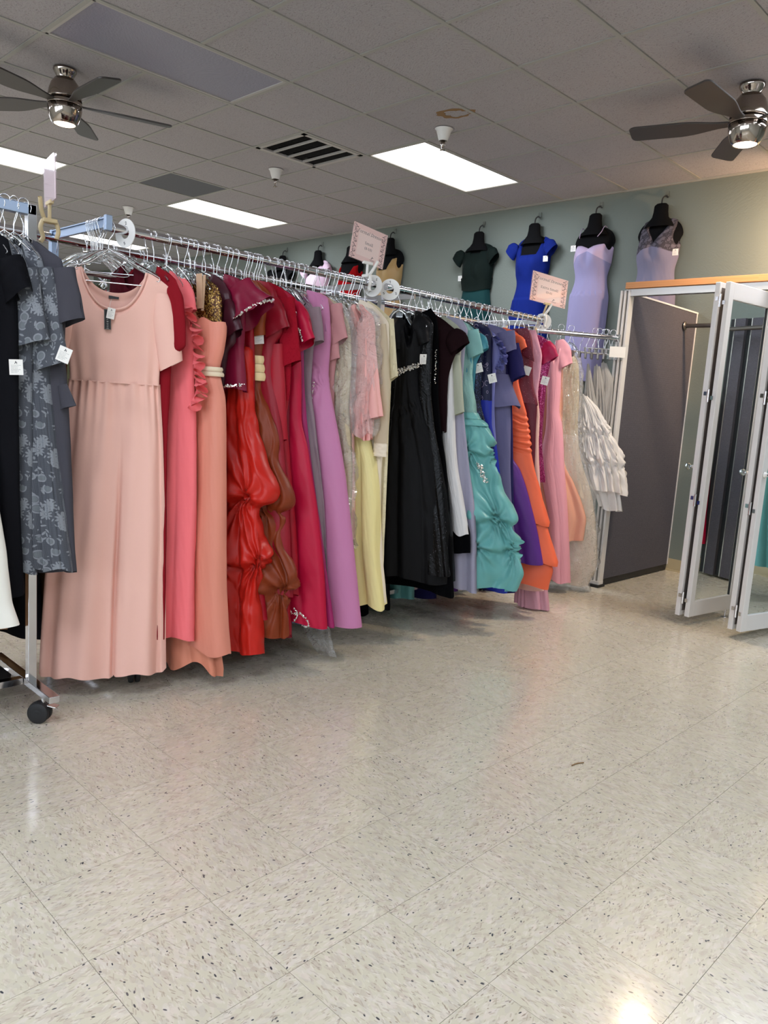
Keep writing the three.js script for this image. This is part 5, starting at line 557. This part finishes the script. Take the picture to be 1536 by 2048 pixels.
// hangers crowded between the gowns: hooks on the front rails, their garments hidden
HUNG.sort((a, b) => b[0] - a[0]); const seen = {};
for (let k = 0; k < 46; k++) { const B = k < 22, z = B ? -1.5 - (k + .5) * .0535 : -2.95 - (k - 22 + .5) * .0515, n = Math.max(1, HUNG.findIndex(q => q[0] < z)), pair = `between the ${HUNG[n - 1][1]} and the ${HUNG[n][1]}`, nth = seen[pair] = (seen[pair] || 0) + 1;
  hanger(-2.8, z, rr(-.12, .3), `${['first', 'second', 'third', 'fourth'][nth - 1]} spare hanger ${pair}`, k % 3 ? 'wire' : 'clear', rr(.09, .14), B ? 'hangers crowded above the red and lilac gowns' : 'hangers crowded above the black and blue gowns'); }
for (let k = 0; k < 26; k++) { const B = k < 13, z = B ? -1.1 - k * .12 : -2.9 - (k - 13) * .1; hanger(-3.25, z, rr(-.1, .2), B ? 'wire hanger on the rear rail seen past the reds and lilacs' : 'wire hanger on the rear rail seen past the black and blue gowns', k % 4 ? 'wire' : 'clear', rr(.12, .17), B ? 'rear rail hangers behind the reds and lilacs' : 'rear rail hangers behind the black and blue gowns'); }
for (let k = 0; k < 7; k++) { hanger(-2.79, -.86 - k * .03, rr(.3, .8), 'wire hanger hooked over the blue steel bar at the left edge', 'wire', .1, 'hangers on the left edge bar').position.y = RY + .012; }
for (let k = 0; k < 12; k++) { const f = .12 + k * .073, x = lerp(-2.985, -2.684, f), z = lerp(-4.37, -4.962, f); hanger(x, z, .55 + rr(-.2, .2), 'chrome clip hanger bunched on the low rail beside the white post', 'clip', .1, 'clip hangers on the low rail').position.y = 1.75; }
for (let k = 0; k < 9; k++) { const t = hanger(-2.8 - .03 - k * .012, -1.337, 1.45 + rr(-.2, .2), 'wire hanger hooked in a bunch over the blue grey crossbar', 'wire', .09, 'hangers bunched on the crossbar'); t.position.y = RY + .017; }

// ---------------------------------------------------------------- size discs on the rails
function disc(x, y, z, turn, tilt, label, marks) {
  const t = thing('size_divider', label, 'divider', [x, y, z], turn), s = new THREE.Shape(); s.absarc(0, 0, .052, 0, Math.PI * 2); const h = new THREE.Path(); h.absarc(0, 0, .02, 0, Math.PI * 2); s.holes.push(h);
  const g = new THREE.ExtrudeGeometry(s, { depth: .0024, bevelEnabled: false, curveSegments: 40 }).translate(0, 0, -.0012), u = g.attributes.uv; for (let i = 0; i < u.count; i++) u.setXY(i, u.getX(i) / .104 + .5, u.getY(i) / .104 + .5);
  const tx = canvas(128, 128, (c, w, hh) => { c.fillStyle = '#e6e4e0'; c.fillRect(0, 0, w, hh); c.fillStyle = '#3a3a3c'; c.font = 'bold 20px sans-serif'; c.textAlign = 'center'; c.textBaseline = 'middle'; marks.forEach((m, k) => { const a = k / marks.length * 6.283 - 1.2; c.fillText(m, 64 + Math.cos(a) * 45, 64 + Math.sin(a) * 45); }); });
  const m = part(t, 'disc', g, std({ map: tx, roughness: .35 })); m.rotation.z = tilt; return t;
}
disc(-2.8, RY - .01, -1.41, .25, .3, 'white round size divider near the blue grey crossbar, leftmost of four', ['2', '5']);
disc(-2.8, RY - .01, -2.7, .25, -.2, 'white round size divider at the end of the first long rail, left of its twin', ['S', '7']);
disc(-2.8, RY - .01, -2.82, .5, .4, 'white round size divider at the start of the second long rail, right of its twin', ['7', '2', '5']);
disc(-2.8, RY - .008, -4.2, .6, .1, 'white round size divider under the right hand sign', ['5', '0']);

// ---------------------------------------------------------------- signs on clips
const flourish = (c, x, y, h, mir, col) => { c.save(); c.translate(x, y); c.scale(mir, 1); c.strokeStyle = col; c.fillStyle = col; for (let k = 0; k < 7; k++) { const yy = h * (k + .5) / 7, R = h / 15; c.lineWidth = h / 110; c.beginPath(); c.arc(R * (.7 + (k % 2) * .7), yy, R * .8, k, k + 4.8); c.stroke(); c.beginPath(); c.arc(R * 1.1, yy, R * .4, k + 2, k + 6.5); c.stroke(); c.beginPath(); c.moveTo(R * .3, yy - R); c.quadraticCurveTo(R * 2.4, yy, R * .6, yy + R * 1.3); c.stroke(); c.beginPath(); c.ellipse(R * 2.0, yy + R * .3, R * .42, R * .2, k, 0, 7); c.fill(); } c.restore(); };
const signTex = (lines, first) => canvas(512, 420, (c, w, h) => { c.fillStyle = '#e9c6c0'; c.fillRect(0, 0, w, h); c.fillStyle = 'rgba(242,220,214,.7)'; c.fillRect(90, 60, w - 180, h - 120); flourish(c, 10, 8, h - 16, 1, '#4d3c40'); flourish(c, w - 10, 8, h - 16, -1, '#4d3c40'); c.fillStyle = '#3c3234'; c.textAlign = 'center'; c.font = 'italic 52px serif'; c.fillText('Formal Dresses', w / 2, 96); c.font = '46px serif'; c.fillText(lines[0], w / 2, 210); c.font = '42px serif'; c.fillText(lines[1], w / 2, 270); c.fillRect(w * .64, 326, 9, 20); c.fillRect(w * .64 + 9, 334, 13, 6); c.fillRect(w * .62, 344, 8, 14); c.globalAlpha = .6; c.fillRect(w * .58, 366, 74, 4); c.fillRect(w * .6, 376, 60, 3); });
function sign(label, x, z, turn, lean, texm, cy, w, h, cx, clipMat, stemMat = clipMat) {
  const t = thing('sign_holder', label, 'sign', [x, RY, z], turn); const s = new THREE.Group(); s.name = 'sign_plate'; t.add(s); s.position.set(cx, cy, 0); s.rotation.z = lean;
  const g = new THREE.BoxGeometry(w, h, .0015); part(s, 'card', g, texm); part(s, 'acrylic_front', box(w + .006, h + .006, .0015, 0, 0, .004), M.acrylic); part(s, 'acrylic_back', box(w + .006, h + .006, .0015, 0, 0, -.004), M.acrylic);
  part(t, 'stem', [rod([0, .02, 0], [cx * .8, cy - h / 2 + .004, 0], .0065, 10), box(.06, .014, .014, cx * .85, cy - h / 2 + .002, 0, .003)], stemMat);
  part(t, 'clip', [box(.03, .016, .05, 0, .03, 0, .005), tube([[0, .03, .022], [0, .005, .03], [0, -.03, .022], [0, -.045, .03]], .008, 14, 8), tube([[0, .03, -.022], [0, .0, -.03], [0, -.028, -.024]], .008, 14, 8), tube([[0, .03, .016], [.012, .06, .03], [.03, .1, .04]], .0075, 12, 8)], clipMat); return t;
}
const s1 = std({ map: signTex(['Small', '(8-10)']), roughness: .6 }), s2 = std({ map: signTex(['Extra Small', '(0-6)']), roughness: .6 });
sign('pink sign card reading Small clipped on a white stand at the first long rail', -2.8, -2.655, 1.5, -.13, s1, .172, .215, .165, .0, M.whitepl);
sign('pink sign card reading Extra Small clipped on a stand at the rail end', -2.8, -4.19, 1.42, -.05, s2, .19, .33, .175, .04, M.whitepl, M.beigepl);
{ const blank = std({ color: '#d8c2c8', roughness: .6 }); const t = sign('pink sign seen nearly edge on in a beige clip at the far left', -2.87, -1.16, -.12, .08, blank, .165, .14, .15, .0, M.beigepl); t.position.y = 1.745; }
{ const t = thing('sign_holder', 'small blank white card in a clear sleeve hanging beside the white panel post', 'sign', [-2.64, 1.652, -4.89], .6); part(t, 'card', box(.105, .072, .0015), M.paper); part(t, 'clear_sleeve', [box(.135, .1, .0012, 0, 0, .004), box(.135, .1, .0012, 0, 0, -.004)], M.acrylic); part(t, 'hook', tube([[0, .05, 0], [-.004, .075, 0], [-.02, .098, -.01], [-.03, .09, -.01]], .002, 14, 6), M.wire); }

// ---------------------------------------------------------------- dressed torso forms on the back wall
function torso(x, ySh, label, dress) {
  const z = ZB + .03, t = thing('torso_form', label, 'mannequin', [x, ySh - .62, z]), Y = y => y - ySh + .62;
  const half = curve([[ySh + .0, .2], [ySh - .06, .196], [ySh - .13, .168], [ySh - .24, .158], [ySh - .38, .122], [ySh - .52, .155], [ySh - .62, .165]]), dep = curve([[ySh + .04, .045], [ySh - .06, .075], [ySh - .2, .125], [ySh - .38, .085], [ySh - .5, .1], [ySh - .62, .1]]);
  const top = X => { const a = Math.abs(X); return ySh + (a > .24 ? .055 * (1 - Math.pow((a - .24) / .76, 1.3)) - .085 * Math.pow(a, 7) : .055); };
  const bd = (y, X) => dep(y) * (y > ySh - .3 && y < ySh - .1 ? 1 + .12 * Math.sin(Math.PI * (y - ySh + .3) / .2) * Math.cos(Math.abs(X) * 7 - 2.8) : 1);
  const body = loft({ out: half, inn: y => -half(y), b: bd, bs: .12, topF: top, topB: top, bottom: () => ySh - .62, ny: 50, nx: 80, pinch: .1 }), neck = lathe([[0, .165], [.04, .163], [.057, .148], [.06, .1], [.068, .06], [.1, .02], [.13, -.02]], 28).scale(1, 1, .55).translate(0, ySh, .035);
  const gs = [body, neck]; gs.forEach(g => g.translate(0, -(ySh - .62), 0)); part(t, 'torso', gs, M.form, 'matte black torso with neck');
  part(t, 'hook', tube([[0, .78, .035], [0, .81, .035], [.004, .83, .03], [.022, .845, .02], [.036, .832, .012]], .006, 20, 8), M.blackpl);
  part(t, 'wall_hook', [box(.03, .05, .006, .016, .862, -.012, .002), tube([[.016, .862, -.01], [.016, .84, .004], [.02, .838, .02], [.022, .852, .024]], .003, 12, 6)], M.clear, 'clear adhesive wall hook');
  const d = dress; if (!d) return;
  const g = thing(d.n, d.l, 'dress', [x, 0, z]), gr = .011, W = d.waist ?? ySh - .36, hem = d.hem, sd = x * 3;
  const o = curve([[ySh, .2], [ySh - .06, .196], [ySh - .13, .17], [ySh - .24, .162], [ySh - .36, d.wst ?? .135], [ySh - .55, .17], [hem, d.hw ?? .2]]), b2 = (y, X) => bd(Math.max(y, ySh - .5), X) + (y < ySh - .5 ? .02 : 0);
  const s = { out: y => o(y) + gr, inn: y => -o(y) - gr, b: (y, X) => b2(y, X) + gr, bs: .1, fold: (A, y) => (y < W ? folds(d.nf || 4, .018 * smooth((W - y) / .3), W, hem, sd)(A, y, 0) : .002 * noise.noise(A * 9, y * 12, sd)), pinch: 0 };
  const bodTop = X => Math.min(d.top(X), top(X) + .006), bw = d.seam || (() => W);
  part(g, 'bodice', loft({ ...s, topF: bodTop, topB: bodTop, bottom: (A, X) => bw(X) - .004, ny: 40, pinch: .09 }), M[d.m]);
  part(g, 'skirt', loft({ ...s, topF: X => bw(X), topB: X => bw(X), bottom: () => hem, ny: 60 }), M[d.m2 || d.m]);
  if (d.sleeve) for (const q of [-1, 1]) part(g, 'sleeve', limb([q * .165, ySh - .005], [q * (.2 + d.sleeve * .25), ySh - d.sleeve], .062, .062, { z: .06, flat: .7, cap: 1, sd, tilt: q * .02, wave: .04 }), M[d.m]);
  if (d.straps) for (const q of [-1, 1]) part(g, 'strap', tube([[q * .085, d.straps, .118], [q * .1, ySh - .0, .085], [q * .105, ySh + .05, .05], [q * .108, ySh + .045, .01]], .003, 16, 6), M[d.m]);
  if (d.peplum) part(g, 'peplum', loft({ ...s, topF: () => W + .02, topB: () => W + .02, bottom: (A, X) => d.peplum - .03 * (1 - X * X), grow: .012, ny: 24 }), M[d.m]);
  if (d.tag) tagMesh(g, d.tag[0], d.tag[1], d.tag[2], .05);
}
const arm = (X, e, y, drop) => y - drop * smooth((Math.abs(X) - e) / (1 - e));
const vneck = (ySh, dp, w) => X => { const a = Math.abs(X); return a < w ? ySh + .05 - dp * (1 - a / w) : a < .64 ? ySh + .1 : ySh + .04 - .2 * Math.pow((a - .64) / .36, .6); };
torso(-3.005, 2.745, 'black torso form wearing the grey lace dress, rightmost on the wall', { n: 'lace_dress', l: 'grey dress with a dark lace bodice and V neck on the rightmost torso form', m: 'fgreylace', m2: 'fgrey', top: vneck(2.745, .125, .42), seam: X => 2.572 - .055 * Math.abs(X), hem: 1.62, hw: .2, wst: .14, waist: 2.5, tag: [.17, 2.52, .06] });
torso(-3.585, 2.735, 'black torso form wearing the lilac satin dress', { n: 'slip_dress', l: 'lilac slip dress with shiny bodice and thin straps on a torso form', m: 'flilac2', m2: 'flilac', top: X => 2.672 + .03 * Math.sin(Math.min(1, Math.abs(X) * 1.9) * Math.PI * .5) - .09 * smooth((Math.abs(X) - .62) / .38), straps: 2.69, seam: X => 2.582 - .095 * Math.pow(Math.abs(X), 1.1), hem: 1.5, hw: .17, wst: .135, waist: 2.44, tag: [-.16, 2.62, .08] });
torso(-4.195, 2.72, 'black torso form wearing the royal blue dress', { n: 'cap_sleeve_dress', l: 'royal blue satin dress with square neck and cap sleeves on a torso form', m: 'fblue', top: X => Math.abs(X) < .5 ? 2.67 : 2.9, sleeve: .1, hem: 1.6, hw: .24, wst: .14, waist: 2.45, tag: [.17, 2.56, .07] });
torso(-4.825, 2.71, 'black torso form wearing the dark green two piece', { n: 'two_piece_dress', l: 'very dark green short sleeved dress with textured top and peplum on a torso form', m: 'fgreen', m2: 'fgreen2', top: X => Math.abs(X) < .3 ? 2.735 : 2.9, sleeve: .11, hem: 1.6, hw: .19, wst: .145, waist: 2.42, peplum: 2.34, tag: [-.18, 2.45, .05] });
torso(-6.02, 2.765, 'black torso form wearing the tan gold dress, behind the Small sign', { n: 'tank_dress', l: 'sleeveless tan gold dress on the torso form behind the Small sign', m: 'ftan', top: X => Math.abs(X) < .36 ? 2.66 : 2.77 - .12 * smooth((Math.abs(X) - .6) / .3), hem: 1.7, hw: .16, wst: .145, waist: 2.5 });
torso(-6.636, 2.735, 'black torso form wearing the red velvet dress', { n: 'tank_dress', l: 'red velvet tank dress with square neck on a torso form left of the Small sign', m: 'fred', top: X => Math.abs(X) < .5 ? 2.65 : 2.735 - .12 * smooth((Math.abs(X) - .66) / .3), hem: 1.7, hw: .17, wst: .14, waist: 2.5 });
torso(-7.2, 2.735, 'black torso form wearing the pale pink asymmetric dress', { n: 'one_shoulder_dress', l: 'pale pink dress with a slanting neckline and short sleeve on a torso form', m: 'fpink', top: X => 2.66 + .14 * clamp(X + .5, 0, 1), sleeve: .1, hem: 1.7, hw: .18, wst: .15, waist: 2.48 });
torso(-7.87, 2.73, 'black torso form wearing the black dress, leftmost on the wall', { n: 'sheath_dress', l: 'black short sleeved dress with a pale neck strap on the leftmost torso form', m: 'black', top: X => Math.abs(X) < .3 ? 2.7 : 2.9, sleeve: .1, hem: 1.7, hw: .2, wst: .15, waist: 2.48 });

// loose plastic film under the lilac gown
{ const t = thing('plastic_film', 'loose end of clear plastic cover trailing on the floor below the lilac gown', 'plastic'); t.position.set(-2.76, 0, -2.38); part(t, 'film', loft({ out: curve([[.22, .09], [.1, .15], [.01, .2]]), inn: curve([[.22, -.03], [.1, -.05], [.01, .05]]), b: () => .02, topF: () => .22, topB: () => .2, bottom: A => .008 + .006 * Math.sin(A * 8), fold: (A, y) => .012 * noise.noise(A * 8, y * 18, 4) + .006 * noise.noise(A * 22, y * 30, 2), ny: 24, nx: 60 }), M.plastic); }
{ const t = thing('twig', 'thin brown hair sized twig lying on the floor in the middle of the aisle', 'debris', [0, 0, 0]); part(t, 'stick', tube([[-1.262, .0025, -2.33], [-1.258, .003, -2.36], [-1.247, .0025, -2.385]], .0022, 8, 5), M.stain); }
// things built in room coordinates get their base at their own place
for (const [n, x, z] of [['clothes_rack_001', -3.02, -2.0], ['clothes_rack_002', -3.02, -3.5], ['low_rail', -2.83, -4.67], ['twig', -1.256, -2.358]]) { const o = scene.getObjectByName(n); o.position.set(x, 0, z); for (const c of o.children) { c.position.x -= x; c.position.z -= z; } }
renderer.render(scene, camera);
